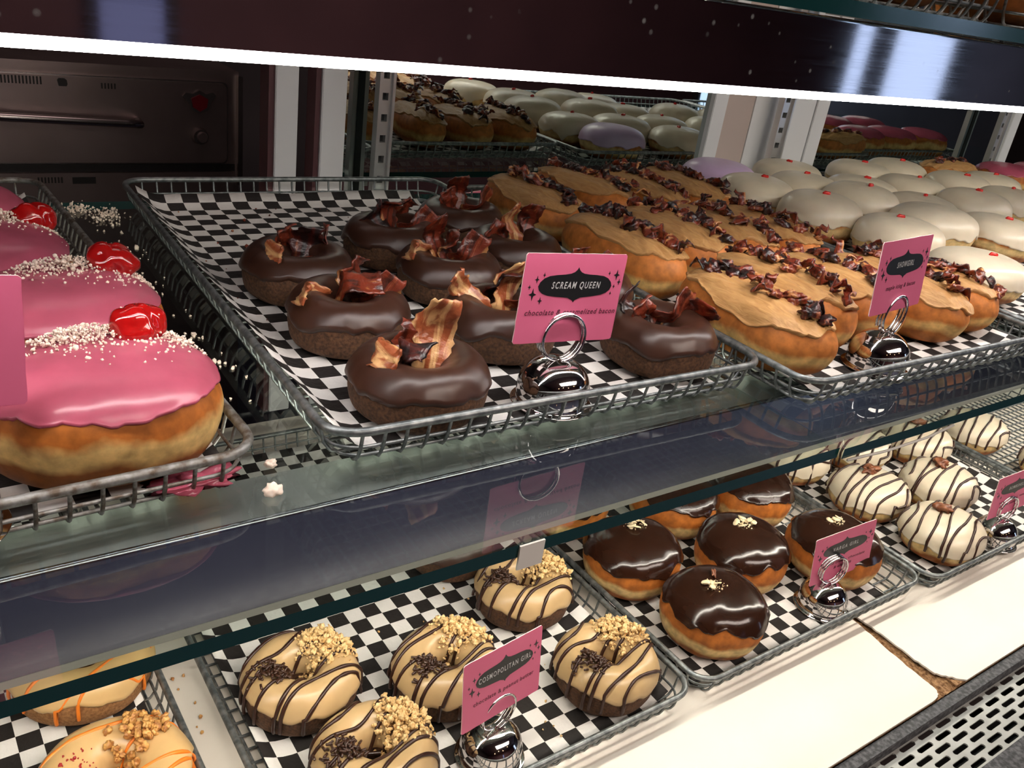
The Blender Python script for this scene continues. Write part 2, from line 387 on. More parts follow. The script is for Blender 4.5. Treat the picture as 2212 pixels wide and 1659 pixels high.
# ------------------------------------------------------------------ lower deck: laminate boards on chipboard, broken at the joint
ZD = -.313
def poly_slab(name, pts, z0, z1, m, parent=None, smooth=False):
    bm = bmesh.new(); a = [bm.verts.new((x, y, z1)) for x, y in pts]; b = [bm.verts.new((x, y, z0)) for x, y in pts]
    bm.faces.new(a); bm.faces.new(b[::-1]); n = len(pts)
    for i in range(n): bm.faces.new((a[i], b[i], b[(i+1) % n], a[(i+1) % n]))
    bmesh.ops.triangulate(bm, faces=[f for f in bm.faces if len(f.verts) > 4])
    return link(name, to_mesh(name, bm, m, smooth), None, parent)
rnd = random.Random(4)
def jag(pts, amp, n=5):
    out = []
    for (a, b) in zip(pts, pts[1:]):
        for i in range(n):
            t = i/n; x = a[0]+(b[0]-a[0])*t; y = a[1]+(b[1]-a[1])*t
            out.append((x+rnd.uniform(-amp, amp), y+rnd.uniform(-amp, amp)))
    out.append(pts[-1]); return out
lb = [(.8112, 1.0), (.8112, .3564), (.8059, .3244), (.8012, .2875), (.7998, .2652), (.7985, .2525), (.792, .2470), (.7753, .2455)]
rb = [(.8198, 1.0), (.8198, .3564), (.8213, .3267), (.8191, .2902), (.8205, .268), (.8300, .2580), (.8440, .2455)]
LB = [(lb[0])] + jag(lb[1:], .0008)
RB = [(rb[0])] + jag(rb[1:], .0008)
deck = empty('case_deck', (0, 0, 0), 0, 'cream laminate bottom deck of the display case with a broken brown joint', 'deck')
poly_slab('panel', [(SX0, 1.0)] + LB + [(SX0, .2455)], ZD-.002, ZD, M['laminate'], deck)
poly_slab('panel', RB[::-1] + [(.8198+0, 1.0)][:0] + [(SX1, 1.0), (SX1, .2455)][0:2], ZD-.002, ZD, M['laminate'], deck)
bm = bmesh.new(); box_bm(bm, SX0, .795, .247, 1.0, ZD-.020, ZD-.0022); box_bm(bm, .8285, SX1, .247, 1.0, ZD-.020, ZD-.0022)
# rough chipboard filling the gap
gx, gy = 26, 60
G = [[bm.verts.new((.790+.045*i/gx, .2465+.30*j/gy, ZD-.006+.0045*noise.noise(Vector((i*.55, j*.45, 3))))) for j in range(gy+1)] for i in range(gx+1)]
for i in range(gx):
    for j in range(gy): bm.faces.new((G[i][j], G[i+1][j], G[i+1][j+1], G[i][j+1]))
link('chipboard_core', to_mesh('chipboard_core', bm, M['chipboard'], False), None, deck)

# air grille in front of the deck
gr = empty('air_grille', (0, 0, 0), 0, 'grey perforated air grille with staggered slots in front of the cream deck', 'grille')
ZG = -.330
box('front_lip', SX0, SX1, .2195+.0145, .2445, ZG-.004, ZD-.004, M['dark_slate'], gr)
# slotted plate: staggered long slots
y_hi, y_lo = .235, .180
rows = 6; rp = (y_hi-y_lo)/rows; sw = .0050; sl = .0235; px = .0315
bm = bmesh.new()
def quad(x0, x1, y0, y1): bm.faces.new([bm.verts.new(p) for p in ((x0, y0, ZG), (x1, y0, ZG), (x1, y1, ZG), (x0, y1, ZG))])
gx0, gx1 = .30, 1.55
for k in range(rows):
    yc = y_hi-rp*(k+.5); off = (k % 2)*px/2
    quad(gx0, gx1, yc+sw/2, yc+rp/2); quad(gx0, gx1, yc-rp/2, yc-sw/2)
    x = gx0-px+off
    while x < gx1:
        a = max(gx0, x+sl); b = min(gx1, x+px)
        if b > a:
            quad(a, b, yc-sw/2, yc+sw/2)
            c = sw*.32                                     # rounded slot ends as small corner fillets
            for (xx, s) in ((a, -1), (b, 1)):
                for t in (1, -1):
                    vv = [bm.verts.new(p) for p in ((xx, yc+t*sw/2, ZG), (xx+s*c, yc+t*sw/2, ZG), (xx, yc+t*(sw/2-c), ZG))]
                    bm.faces.new(vv)
        x += px
bmesh.ops.remove_doubles(bm, verts=bm.verts[:], dist=1e-6)
ex = bmesh.ops.extrude_face_region(bm, geom=bm.faces[:]); bmesh.ops.translate(bm, vec=(0, 0, -.0015), verts=[v for v in ex['geom'] if isinstance(v, bmesh.types.BMVert)])
link('slotted_plate', to_mesh('slotted_plate', bm, M['grille'], False), None, gr)
box('duct', gx0, gx1, y_lo-.002, y_hi, ZG-.06, ZG-.05, M['duct'], gr)
box('slate_strip', SX0, SX1, .10, y_lo, ZG-.004, ZG+.0005, M['dark_slate'], gr)
box('end_plate', SX0, gx0, y_lo, y_hi, ZG-.003, ZG, M['grille'], gr)
box('end_plate', gx1, SX1, y_lo, y_hi, ZG-.003, ZG, M['grille'], gr)
# case base below
box_o = box('cabinet', SX0, SX1, .10, 1.05, Z0, ZD-.09, M['dark_wall']); tag(box_o, 'dark cabinet base carrying the display case', 'cabinet')

# ------------------------------------------------------------------ back of the case: sliding doors, mirrors, posts
MY = 1.032
def door(x0, x1, name, label, fw=.030, mirror=True, xl=None, xr=None):
    e = empty(name, (0, 0, 0), 0, label, 'door')
    zb, zt = ZD+.002, .50
    box('stile', x0, x0+fw, MY-.010, MY+.012, zb, zt, M['white_frame'], e, .001)
    box('stile', x1-fw, x1, MY-.010, MY+.012, zb, zt, M['white_frame'], e, .001)
    box('rail', x0+fw, x1-fw, MY-.010, MY+.012, zb, zb+.03, M['white_frame'], e)
    box('rail', x0+fw, x1-fw, MY-.010, MY+.012, zt-.03, zt, M['white_frame'], e)
    if mirror: box('mirror', x0+fw, x1-fw, MY, MY+.004, zb+.03, zt-.03, M['mirror'], e)
    return e
door(.4525, 1.168, 'mirror_door', 'white framed mirrored sliding door behind the maple bars', .032)
door(1.405, 2.16, 'mirror_door', 'white framed mirrored sliding door at the far right behind the white doughnuts', .036)
e = empty('door_stile', (0, 0, 0), 0, 'narrow white upright with maroon edge left of the mirrored doors', 'door frame')
box('face', .3935, .4215, MY-.012, MY+.02, ZD+.002, .5, M['white_frame'], e, .001); box('edge', .3865, .3935, MY-.008, MY+.02, ZD+.002, .5, M['frame_side'], e)
e = empty('door_edge_strip', (0, 0, 0), 0, 'thin maroon strip between the two white uprights', 'door frame')
box('strip', .4455, .4520, MY-.006, MY+.02, ZD+.002, .5, M['frame_side'], e)
e = empty('back_post', (0, 0, 0), 0, 'beige and white post between the two mirrored doors', 'post')
box('beige_face', 1.1705, 1.238, MY-.006, MY+.012, ZD+.002, .5, M['beige_post'], e)
box('white_face', 1.2385, 1.402, MY-.008, MY+.012, ZD+.002, .5, M['white_frame'], e)
box('sill', 1.1705, 1.402, MY+.012, MY+.02, ZD+.002, .5, M['white_frame'], e)
def standard(x, y, label, wd=.022):
    e = empty('shelf_standard', (x, y, ZD+.001), 0, label, 'shelf standard')
    bm = bmesh.new()
    for a, b, d in ((-wd/2, -wd/2+.0035, .008), (wd/2-.0035, wd/2, .008), (-wd/2+.0035, -wd*.18, .0035), (wd*.18, wd/2-.0035, .0035)):
        box_bm(bm, a, b, -d, .004, 0, .80)
    z = 0; k = 0
    while z < .79:
        box_bm(bm, -wd*.18, wd*.18, -.0035, .004, z, z+.0165); z += .0255
    link('channel', to_mesh('channel', bm, M['alu'], False), None, e)
    bm = bmesh.new(); box_bm(bm, -wd*.2, wd*.2, .0041, .006, 0, .80); link('backing', to_mesh('backing', bm, M['slot'], False), None, e)
standard(.5225, .998, 'slotted metal shelf standard in front of the left mirror')
standard(1.285, .998, 'slotted metal shelf standard beside the beige post', .03)
standard(2.03, .998, 'slotted metal shelf standard near the right end of the right mirror', .03)

# ------------------------------------------------------------------ oven seen through the open back
ov = empty('oven', (0, 2.0, 0), 0, 'dim stainless oven with handle and knob seen through the open back of the case', 'oven')
bm = bmesh.new(); box_bm(bm, -.55, .690, .012, .7, Z0, -.012); link('body', to_mesh('body', bm, M['oven_steel'], False), None, ov)
box('side_trim', .684, .6945, -.004, .012, -.26, -.019, M['oven_handle'], ov)
def rpanel(x0, x1, z0, z1, r, y0, y1, m, name):
    pts = []
    for cx, cz, a0 in ((x1-r, z1-r, 0), (x0+r, z1-r, 90), (x0+r, z0+r, 180), (x1-r, z0+r, 270)):
        for i in range(5): a = R(a0+90*i/4); pts.append((cx+r*math.cos(a), cz+r*math.sin(a)))
    bm = bmesh.new(); A = [bm.verts.new((x, y0, z)) for x, z in pts]; B = [bm.verts.new((x, y1, z)) for x, z in pts]
    bm.faces.new(A); bm.faces.new(B[::-1])
    for i in range(len(pts)): bm.faces.new((A[i], B[i], B[(i+1) % len(pts)], A[(i+1) % len(pts)]))
    return link(name, to_mesh(name, bm, m, False), None, ov)
rpanel(-.5, .663, -.213, -.034, .012, .004, .0125, M['oven_handle'], 'door_rim')
rpanel(-.497, .660, -.210, -.037, .012, .001, .0126, M['oven_steel'], 'door_panel')
rpanel(-.52, .675, -.60, -.232, .006, .001, .0125, M['oven_steel'], 'lower_panel')
box('seam', -.5, .68, .008, .0118, -.231, -.215, M['oven_dark'], ov)
bm = bmesh.new(); tube_bm(bm, [(-.2, -.0, -.118), (-.2, -.03, -.112), (.2, -.036, -.112), (.44, -.034, -.120), (.468, -.03, -.122), (.470, .002, -.122)], .0085, 10)
link('handle', to_mesh('handle', bm, M['oven_handle']), None, ov)
bm = bmesh.new(); bmesh.ops.create_cone(bm, segments=24, radius1=.019, radius2=.016, depth=.016, cap_ends=True, matrix=Matrix.Translation((.598, -.008, -.150)) @ Matrix.Rotation(R(90), 4, 'X'))
link('knob', to_mesh('knob', bm, M['oven_handle'], False), None, ov)
bm = bmesh.new(); bmesh.ops.create_cone(bm, segments=24, radius1=.012, radius2=.010, depth=.006, cap_ends=True, matrix=Matrix.Translation((.600, -.019, -.150)) @ Matrix.Rotation(R(90), 4, 'X'))
link('knob_cap', to_mesh('knob_cap', bm, M['oven_steel'], False), None, ov)
def flat_poly(name, pts, y0, y1, m, parent):
    bm = bmesh.new(); A = [bm.verts.new((x, y0, z)) for x, z in pts]; B = [bm.verts.new((x, y1, z)) for x, z in pts]
    bm.faces.new(A); bm.faces.new(B[::-1]); n = len(pts)
    for i in range(n): bm.faces.new((A[i], B[i], B[(i+1) % n], A[(i+1) % n]))
    bmesh.ops.triangulate(bm, faces=[f for f in bm.faces if len(f.verts) > 4])
    return link(name, to_mesh(name, bm, m, False), None, parent)
M['badge_red'] = mat('badge_red', (.22, .012, .02), .25)
flat_poly('badge', [(.563, -.066), (.570, -.058), (.585, -.060), (.599, -.052), (.613, -.060), (.628, -.056), (.635, -.063), (.624, -.076), (.617, -.094), (.599, -.102), (.581, -.094), (.574, -.078)], -.004, .002, M['oven_handle'], ov)
flat_poly('badge_field', [(.581, -.070), (.599, -.061), (.617, -.070), (.614, -.088), (.599, -.097), (.584, -.088)], -.0065, -.004, M['badge_red'], ov)
for x, n_, z0_, z1_ in ((.222, 12, -.055, -.040), (.402, 5, -.058, -.047), (.270, 8, -.252, -.240)):
    for k in range(n_):
        xx = x+k*.0062
        flat_poly('vent_slot', [(xx, z0_), (xx+.003, z0_), (xx+.003, z1_), (xx, z1_)], -.0002, .001, M['oven_dark'], ov)
flat_poly('latch', [(.323, -.056), (.337, -.056), (.339, -.052), (.338, -.044), (.334, -.041), (.324, -.041), (.321, -.045)], -.004, .001, M['oven_dark'], ov)
flat_poly('name_plate', [(.335, -.254), (.38, -.254), (.38, -.240), (.335, -.240)], -.001, .001, M['oven_dark'], ov)

# ------------------------------------------------------------------ wire trays and their paper
RIM = .026
wire_cache = {}
def u_wire(length, rimz, depthz):
    """U shaped wire spanning length; down one side, across the bottom, up the other side"""
    key = (round(length, 4), depthz)
    if key in wire_cache: return wire_cache[key]
    a = [(.0008, rimz), (.0035, .012), (.0060, depthz+.005), (.0085, depthz+.0015), (.0125, depthz)]
    pts = [(0, y, z) for y, z in a] + [(0, length*.5, depthz)] + [(0, length-y, z) for y, z in a[::-1]]
    bm = bmesh.new(); tube_bm(bm, pts, .00115, 6, cap=False); me = to_mesh('wire', bm); wire_cache[key] = me; return me
loop_cache = {}
def tray(x, y, z, wd, dp, rot, label, group, worn=False, full=True):
    e = empty('wire_tray', (x, y, z), rot, label, 'tray', group)
    mw = M['wire_worn'] if worn else M['wire']
    key = (wd, dp, worn)
    if key not in loop_cache:
        bm = bmesh.new(); tube_bm(bm, rounded_loop(0, wd, 0, dp, RIM, .022), .0029, 8, closed=True)
        for v in bm.verts: v.co.z += .0004*noise.noise(v.co*60)
        a = to_mesh('rim', bm, mw)
        bm = bmesh.new(); tube_bm(bm, rounded_loop(.0052, wd-.0052, .0052, dp-.0052, .0125, .019), .0012, 6, closed=True); b = to_mesh('middle_ring', bm, mw)
        bm = bmesh.new(); tube_bm(bm, rounded_loop(.011, wd-.011, .011, dp-.011, .0034, .016), .0012, 6, closed=True); c = to_mesh('base_ring', bm, mw)
        loop_cache[key] = (a, b, c)
    a, b, c = loop_cache[key]
    link('rim', a, None, e); link('middle_ring', b, None, e); link('base_ring', c, None, e)
    def wires(me, cnt, place):
        if not me.materials: me.materials.append(mw)
        for k in range(cnt): place(link('wire', me, None, e), k)
    nx = int(round((wd-.040)/.0148)); ny = int(round((dp-.040)/.0148))
    me = u_wire(dp, RIM-.001, .0012)
    wires(me, nx+1, lambda o, k: setattr(o, 'location', (.020+(wd-.040)*k/nx, 0, 0)))
    me2 = u_wire(wd, RIM-.001, .0034)
    def pl(o, k):
        o.location = (0, .020+(dp-.040)*k/ny, 0); o.rotation_euler = (0, 0, R(-90)); 
    if full: wires(me2, ny+1, pl)
    return e
def liner(x, y, z, rot, wd, dp, label, curl=(.012, .012, .008, .0), seed=0, sq=.0170, amp=.0009, group='checkered paper sheets lining the trays'):
    """paper sheet; curl = rise at left, right, back, front"""
    bm = bmesh.new(); uv = bm.loops.layers.uv.new('UVMap'); nx, ny = 44, 56
    V = []
    for i in range(nx+1):
        row = []
        for j in range(ny+1):
            u, v = wd*i/nx, dp*j/ny
            zz = .0003+amp*(.5+.5*noise.noise(Vector((u*26+seed*7, v*26, seed))))
            for d, c in ((u, curl[0]), (wd-u, curl[1]), (dp-v, curl[2]), (v, curl[3])):
                if c and d < .028:
                    k = 1-d/.028; zz += c*k*k*(1+.35*noise.noise(Vector((u*14, v*14, seed+5))))
            row.append((bm.verts.new((u, v, zz)), u, v))
        V.append(row)
    for i in range(nx):
        for j in range(ny):
            q = (V[i][j], V[i+1][j], V[i+1][j+1], V[i][j+1]); f = bm.faces.new([t[0] for t in q])
            for lp, t in zip(f.loops, q): lp[uv].uv = (t[1]/sq+.37, t[2]/sq+.21)
    me = to_mesh('paper_liner', bm, M['paper'])
    o = link('paper_liner', me); o.location = (x, y, z); o.rotation_euler = (0, 0, rot); tag(o, label, 'paper', group)
    sm = o.modifiers.new('thickness', 'SOLIDIFY'); sm.thickness = .00025; sm.offset = 1
    return o
def on(x, y, rot, u, v): return (x+u*math.cos(rot)-v*math.sin(rot), y+u*math.sin(rot)+v*math.cos(rot))
TG = 'wire trays on the middle shelf'; LG = 'wire trays on the bottom deck'
def tray_paper(x, y, z, wd, dp, rot, label, plabel, group, pw=None, po=.016, pd=None, pyo=.016, curl=(.010, .010, .006, 0), seed=0, worn=False, amp=.0009):
    tray(x, y, z, wd, dp, rot, label, group, worn)
    px, py = on(x, y, rot, po, pyo)
    liner(px, py, z+.0050, rot, pw or wd-2*po, pd or dp-2*pyo, plabel, curl, seed, amp=amp)
tray_paper(-.222, .386, 0, .372, .57, R(2.0), 'wire tray of pink cherry doughnuts at the left of the middle shelf', 'checkered paper under the pink cherry doughnuts', TG, seed=1, worn=True, pd=.53)
tray_paper(.1905, .3975, 0, .367, .567, R(-1.7), 'wire tray of chocolate bacon doughnuts on the middle shelf', 'checkered paper under the chocolate bacon doughnuts', TG, pw=.322, po=.010, pd=.535, pyo=.013, curl=(.015, .0, .010, 0), seed=2)
tray_paper(.561, .345, 0, .370, .567, R(-1.2), 'wire tray of maple bacon bars on the middle shelf', 'checkered paper under the maple bacon bars', TG, seed=3)
tray_paper(.9475, .352, 0, .394, .607, 0, 'wire tray of white iced doughnuts right of the maple bars', 'checkered paper under the nearer white iced doughnuts', TG, seed=4)
tray_paper(1.345, .352, 0, .405, .607, 0, 'wire tray of white iced doughnuts at the far right of the middle shelf', 'checkered paper under the far right white iced doughnuts', TG, seed=5)
ZL = ZD
tray_paper(-.235, .36, ZL, .372, .567, R(1.0), 'wire tray of apricot iced doughnuts at the bottom left', 'checkered paper under the apricot iced doughnuts', LG, seed=6)
tray_paper(.1660, .3535, ZL, .378, .567, 0, 'wire tray of striped peanut doughnuts on the bottom deck', 'checkered paper under the striped peanut doughnuts', LG, seed=7)
tray_paper(.5545, .3535, ZL, .368, .567, 0, 'wire tray of dark ganache doughnuts on the bottom deck', 'checkered paper under the ganache doughnuts', LG, pw=.318, po=.008, seed=8, curl=(.008, 0, .006, 0))
tray_paper(.9330, .345, ZL, .368, .567, 0, 'wire tray of white striped pecan doughnuts at the bottom right', 'checkered paper under the white striped pecan doughnuts', LG, seed=9)
tray(.32, .362, .2885, .372, .567, 0, 'wire tray on the topmost glass shelf, left one', 'wire trays on the topmost shelf')
tray(.715, .362, .2885, .372, .567, 0, 'wire tray on the topmost glass shelf at the upper right corner', 'wire trays on the topmost shelf')

# ------------------------------------------------------------------ doughnuts
class Shape:
    """a doughnut as a surface over (theta, t): body profile and icing profile in (r, z), r normalised"""
    def __init__(s, body, ice, ax, ay, hole, nexp=2.0, seed=0, wob=.035):
        s.body = catmull(body, 40, closed=hole); s.ice = catmull(ice, 60); s.ax, s.ay, s.hole, s.ne, s.seed, s.wob = ax, ay, hole, nexp, seed, wob
        d = np.gradient(s.ice, axis=0); nrm = np.stack([-d[:, 1], d[:, 0]], 1)
        # outward normals in metres (r axis scaled)
        R_ = (ax+ay)/2
        nn = np.stack([-d[:, 1], d[:, 0]*R_], 1); nn /= np.linalg.norm(nn, axis=1)[:, None]+1e-12
        if nn[len(nn)//2, 1] < 0: nn = -nn
        s.nrm = nn
    def outline(s, th):
        c, q = math.cos(th), math.sin(th); e = 2/s.ne
        wv = 1+s.wob*noise.noise(Vector((c*1.3+s.seed*3.1, q*1.3, s.seed)))
        return (s.ax*math.copysign(abs(c)**e, c)*wv, s.ay*math.copysign(abs(q)**e, q)*wv)
    def at(s, th, t, off=0.0):
        k = max(0, min(len(s.ice)-1.001, t*(len(s.ice)-1))); i = int(k); f = k-i
        r, z = s.ice[i]*(1-f)+s.ice[i+1]*f; n = s.nrm[i]*(1-f)+s.nrm[i+1]*f
        ox, oy = s.outline(th); g = math.hypot(ox, oy)
        rr = r+n[0]*off/g
        return Vector((ox*rr, oy*rr, z+n[1]*off))
    def t_of_r(s, r):
        rs = s.ice[:, 0]; k = int(np.argmax(rs)); return float(np.interp(r, rs[:k+1], np.linspace(0, 1, len(rs))[:k+1]))
    def tmax_r(s): return int(np.argmax(s.ice[:, 0]))/(len(s.ice)-1)
    def on_top(s, x, y, off=0.0):
        """point on the icing above (x, y) in metres"""
        th = math.atan2(y/s.ay, x/s.ax)
        ox, oy = s.outline(th); r = min(.985, math.hypot(x, y)/max(1e-6, math.hypot(ox, oy)))
        t = s.t_of_r(max(r, float(s.ice[0, 0]))); return s.at(th, t, off)
def body_mesh(s, name, m, nt=56, lump=.0012):
    bm = bmesh.new(); rings = []
    for i in range(nt):
        th = 2*PI*i/nt; ox, oy = s.outline(th); row = []
        for r, z in s.body:
            if not s.hole and r < 1e-6: row.append(None); continue
            p = Vector((ox*r, oy*r, z)); d = noise.noise(p*38+Vector((s.seed, 0, 0)))*lump
            row.append(bm.verts.new((p.x*(1+d*14), p.y*(1+d*14), max(0, p.z+(d*.5 if z > .003 else 0)))))
        rings.append(row)
    k = len(s.body)
    if not s.hole:
        lo = bm.verts.new((0, 0, float(s.body[0][1]))); hi = bm.verts.new((0, 0, float(s.body[-1][1])))
    for i in range(nt):
        A, B = rings[i], rings[(i+1) % nt]
        for j in range(k if s.hole else k-1):
            a, b, c, d = A[j], B[j], B[(j+1) % k], A[(j+1) % k]
            q = [v for v in (a, b, c, d) if v is not None]
            if len(q) == 4: bm.faces.new(q)
            elif a is None and b is None: bm.faces.new((lo, c, d))
            elif c is None and d is None: bm.faces.new((a, b, hi))
    return to_mesh(name, bm, m)
def icing_mesh(s, name, m, tend=.9, amp=.06, freq=3.5, thick=.0022, nt=96, ns=30, rough=0.0, rf=(60, 60), edge=1.5, fine=.35, drips=()):
    """a coat over the top; its lower edge runs unevenly, thickens and tucks into the dough"""
    bm = bmesh.new(); rings = []; sd = s.seed*5.3+len(name)
    for i in range(nt):
        th = 2*PI*i/nt; c, q = math.cos(th), math.sin(th)
        te = tend+amp*noise.noise(Vector((c*freq, q*freq, sd)))+amp*fine*(noise.noise(Vector((c*freq*2.7, q*freq*2.7, sd+9)))+.35*noise.noise(Vector((c*freq*7, q*freq*7, sd+2))))
        for (da, dw, dl) in drips:
            dd = abs((th-da+PI) % (2*PI)-PI); te += dl*math.exp(-(dd/dw)**2)
        te = min(te, .995)
        row = []
        for j in range(ns+1):
            u = j/ns; t = te*(1-(1-u)**1.25)
            if s.hole: t = u*te
            if not s.hole and j == 0: row.append(None); continue
            th_ = thick*(1+edge*.35*math.exp(-((1-u)/.09)**2))
            if s.hole and j == 0: th_ = -.0006
            if j == ns: th_ = -.0012
            elif j == ns-1: th_ = thick*.75
            p = s.at(th, t, th_)
            if rough and 0 < j < ns-1:
                p = s.at(th, t, th_+rough*(noise.noise(Vector((p.x*rf[0], p.y*rf[1], sd)))+.5*noise.noise(Vector((p.x*rf[0]*2.3, p.y*rf[1]*2.3, sd+3)))))
            row.append(bm.verts.new(p))
        rings.append(row)
    if not s.hole: hi = bm.verts.new(s.at(0, 0, thick))
    for i in range(nt):
        A, B = rings[i], rings[(i+1) % nt]
        for j in range(ns):
            q = [v for v in (A[j], B[j], B[j+1], A[j+1]) if v is not None]
            if len(q) == 4: bm.faces.new(q)
            else: bm.faces.new((hi, B[j+1], A[j+1]))
    return to_mesh(name, bm, m)
def drizzle_lines(s, phi, offs, r, m, seed=0, drop=.12, name='drizzle', wav=.003, off=.0028, part=None):
    """separate meshes: lines of icing lying across the coat along direction phi at the offsets offs"""
    out = []; rn = random.Random(seed)
    dx, dy = math.cos(phi), math.sin(phi); nx, ny = -dy, dx
    for d in offs:
        g = d/ (math.hypot(nx*s.ax, ny*s.ay)); 
        if abs(g) > .97: continue
        half = math.sqrt(1-g*g)*math.hypot(dx*s.ax, dy*s.ay)
        pts = []; ph = rn.uniform(0, 6); bend = rn.uniform(-.004, .004)
        n = 26
        for i in range(n+1):
            w_ = -1+2*i/n; w2 = w_*half*.985
            o_ = d+wav*math.sin(w_*2.2+ph)+bend*w_*w_
            p = s.on_top(dx*w2+nx*o_, dy*w2+ny*o_, off)
            pts.append(p)
        for endp, sgn in ((pts[0], -1), (pts[-1], 1)):
            th = math.atan2(endp.y/s.ay, endp.x/s.ax); t0 = s.tmax_r(); dl = drop*rn.uniform(.2, 1)
            ex = [s.at(th, min(.99, t0+dl*k/4), off) for k in range(1, 5)]
            if sgn < 0: pts = ex[::-1]+pts
            else: pts = pts+ex
        rs = [r*(.85+.3*noise.noise(Vector((i*.35, d*90, seed)))+.12) for i in range(len(pts))]
        bm = bmesh.new(); tube_bm(bm, pts, r, 6, rs=rs); out.append(to_mesh(name, bm, m))
    return out

def crumbs_mesh(name, m, pts, smin, smax, seed=0, kind='ico', flat=1.0):
    """many tiny pieces joined: too small to pick apart"""
    rn = random.Random(seed); bm = bmesh.new()
    for p in pts:
        sz = rn.uniform(smin, smax)*(1 if rn.random() < .85 else 1.6)
        mtx = Matrix.Translation(p) @ Euler((rn.uniform(0, 6), rn.uniform(0, 6), rn.uniform(0, 6))).to_matrix().to_4x4()
        if kind in ('ico', 'round'):
            r_ = bmesh.ops.create_icosphere(bm, subdivisions=1, radius=sz, matrix=mtx @ Matrix.Diagonal((1, rn.uniform(.6, 1), rn.uniform(.5, .9), 1)))
            for v in r_['verts']: v.co += Vector((rn.uniform(-1, 1), rn.uniform(-1, 1), rn.uniform(-1, 1)))*sz*.22
        else:
            yaw = rn.uniform(0, 2*PI); tl = rn.uniform(-.5, .5)
            mtx = Matrix.Translation(p) @ Euler((PI/2+tl, 0, yaw)).to_matrix().to_4x4()
            bmesh.ops.create_cone(bm, segments=6, radius1=smin, radius2=smin, depth=smax*rn.uniform(.8, 1.2), cap_ends=True, matrix=mtx)
    return to_mesh(name, bm, m, kind != 'ico')
def scatter(s, cx, cy, rx, ry, n, seed, off=.003, layers=.0025, rot=0):
    rn = random.Random(seed); out = []
    while len(out) < n:
        a, b = rn.gauss(0, .5), rn.gauss(0, .5)
        if a*a+b*b > 1.3: continue
        x = cx+a*rx*math.cos(rot)-b*ry*math.sin(rot); y = cy+a*rx*math.sin(rot)+b*ry*math.cos(rot)
        if math.hypot(x/s.ax, y/s.ay) > .97: continue
        p = s.on_top(x, y, off); p.z += rn.random()*layers*max(0, 1-(a*a+b*b)); out.append(p)
    return out

def bacon_mesh(ln, wd, curl, seed, m, nu=20, nv=8, ruffle=.003, twist=.5, th=.0016):
    """a crisp wavy strip standing along +Z from its foot, with thickness"""
    rn = random.Random(seed); bm = bmesh.new(); ph = rn.uniform(0, 6)
    F, B = [], []
    for i in range(nu+1):
        u = i/nu; fr, br = [], []
        wloc = wd*(.75+.35*noise.noise(Vector((u*3, seed, 0)))+.2*math.sin(u*PI))
        tw = twist*(u-.5)
        for j in range(nv+1):
            v = j/nv-.5
            x = v*wloc+.0026*noise.noise(Vector((u*11, (v > 0)*5, seed+4)))*abs(v)*2
            z = u*ln+.0016*noise.noise(Vector((v*9, u*5, seed+2)))*(1 if i in (0, nu) else .4)
            y = curl*math.sin(u*PI)+ruffle*math.sin(u*9+ph+v*2)*(.5+abs(v))+.0022*noise.noise(Vector((u*9, v*9, seed)))
            x, y = x*math.cos(tw)-y*math.sin(tw), x*math.sin(tw)+y*math.cos(tw)
            fr.append(bm.verts.new((x, y-th/2, z))); br.append(bm.verts.new((x, y+th/2, z)))
        F.append(fr); B.append(br)
    for i in range(nu):
        for j in range(nv):
            bm.faces.new((F[i][j], F[i][j+1], F[i+1][j+1], F[i+1][j])); bm.faces.new((B[i][j], B[i+1][j], B[i+1][j+1], B[i][j+1]))
        bm.faces.new((F[i][0], F[i+1][0], B[i+1][0], B[i][0])); bm.faces.new((F[i][nv], B[i][nv], B[i+1][nv], F[i+1][nv]))
    for j in range(nv):
        bm.faces.new((F[0][j], B[0][j], B[0][j+1], F[0][j+1])); bm.faces.new((F[nu][j], F[nu][j+1], B[nu][j+1], B[nu][j]))
    return to_mesh('bacon_piece', bm, m)
def bit_mesh(seed, m, sx=.008, sy=.006, sz=.0035):
    bm = bmesh.new(); bmesh.ops.create_icosphere(bm, subdivisions=3, radius=1)
    for v in bm.verts:
        p = v.co.copy(); d = 1+.75*noise.noise(p*1.7+Vector((seed*3.7, 0, 0)))+.35*noise.noise(p*4+Vector((seed, 5, 0)))
        v.co = Vector((p.x*sx, p.y*sy, p.z*sz))*d
    return to_mesh('bacon_bit', bm, m)

# ---- the kinds
CAKE_B = [(.24, .012), (.32, .002), (.50, 0), (.80, 0), (.95, .005), (1.0, .015), (.985, .025), (.88, .034), (.70, .0385), (.50, .037), (.33, .031), (.25, .022)]
CAKE_I = [(.27, .016), (.30, .027), (.38, .0335), (.52, .0375), (.70, .0388), (.86, .0350), (.965, .0275), (1.0, .019), (.995, .012), (.97, .007)]
FILL_B = [(0, 0), (.45, 0), (.72, .001), (.90, .008), (1.0, .023), (.985, .034), (.88, .044), (.62, .0505), (.3, .0525), (0, .053)]
FILL_I = [(0, .053), (.3, .0525), (.60, .0505), (.80, .0465), (.92, .041), (.985, .034), (1.0, .024), (.975, .017), (.90, .008)]
def scaled(prof, k): return [(a, b*k) for a, b in prof]
def thing(name, x, y, z, rz, label, group, cat='doughnut'): return empty(name, (x, y, z), rz, label, cat, group)

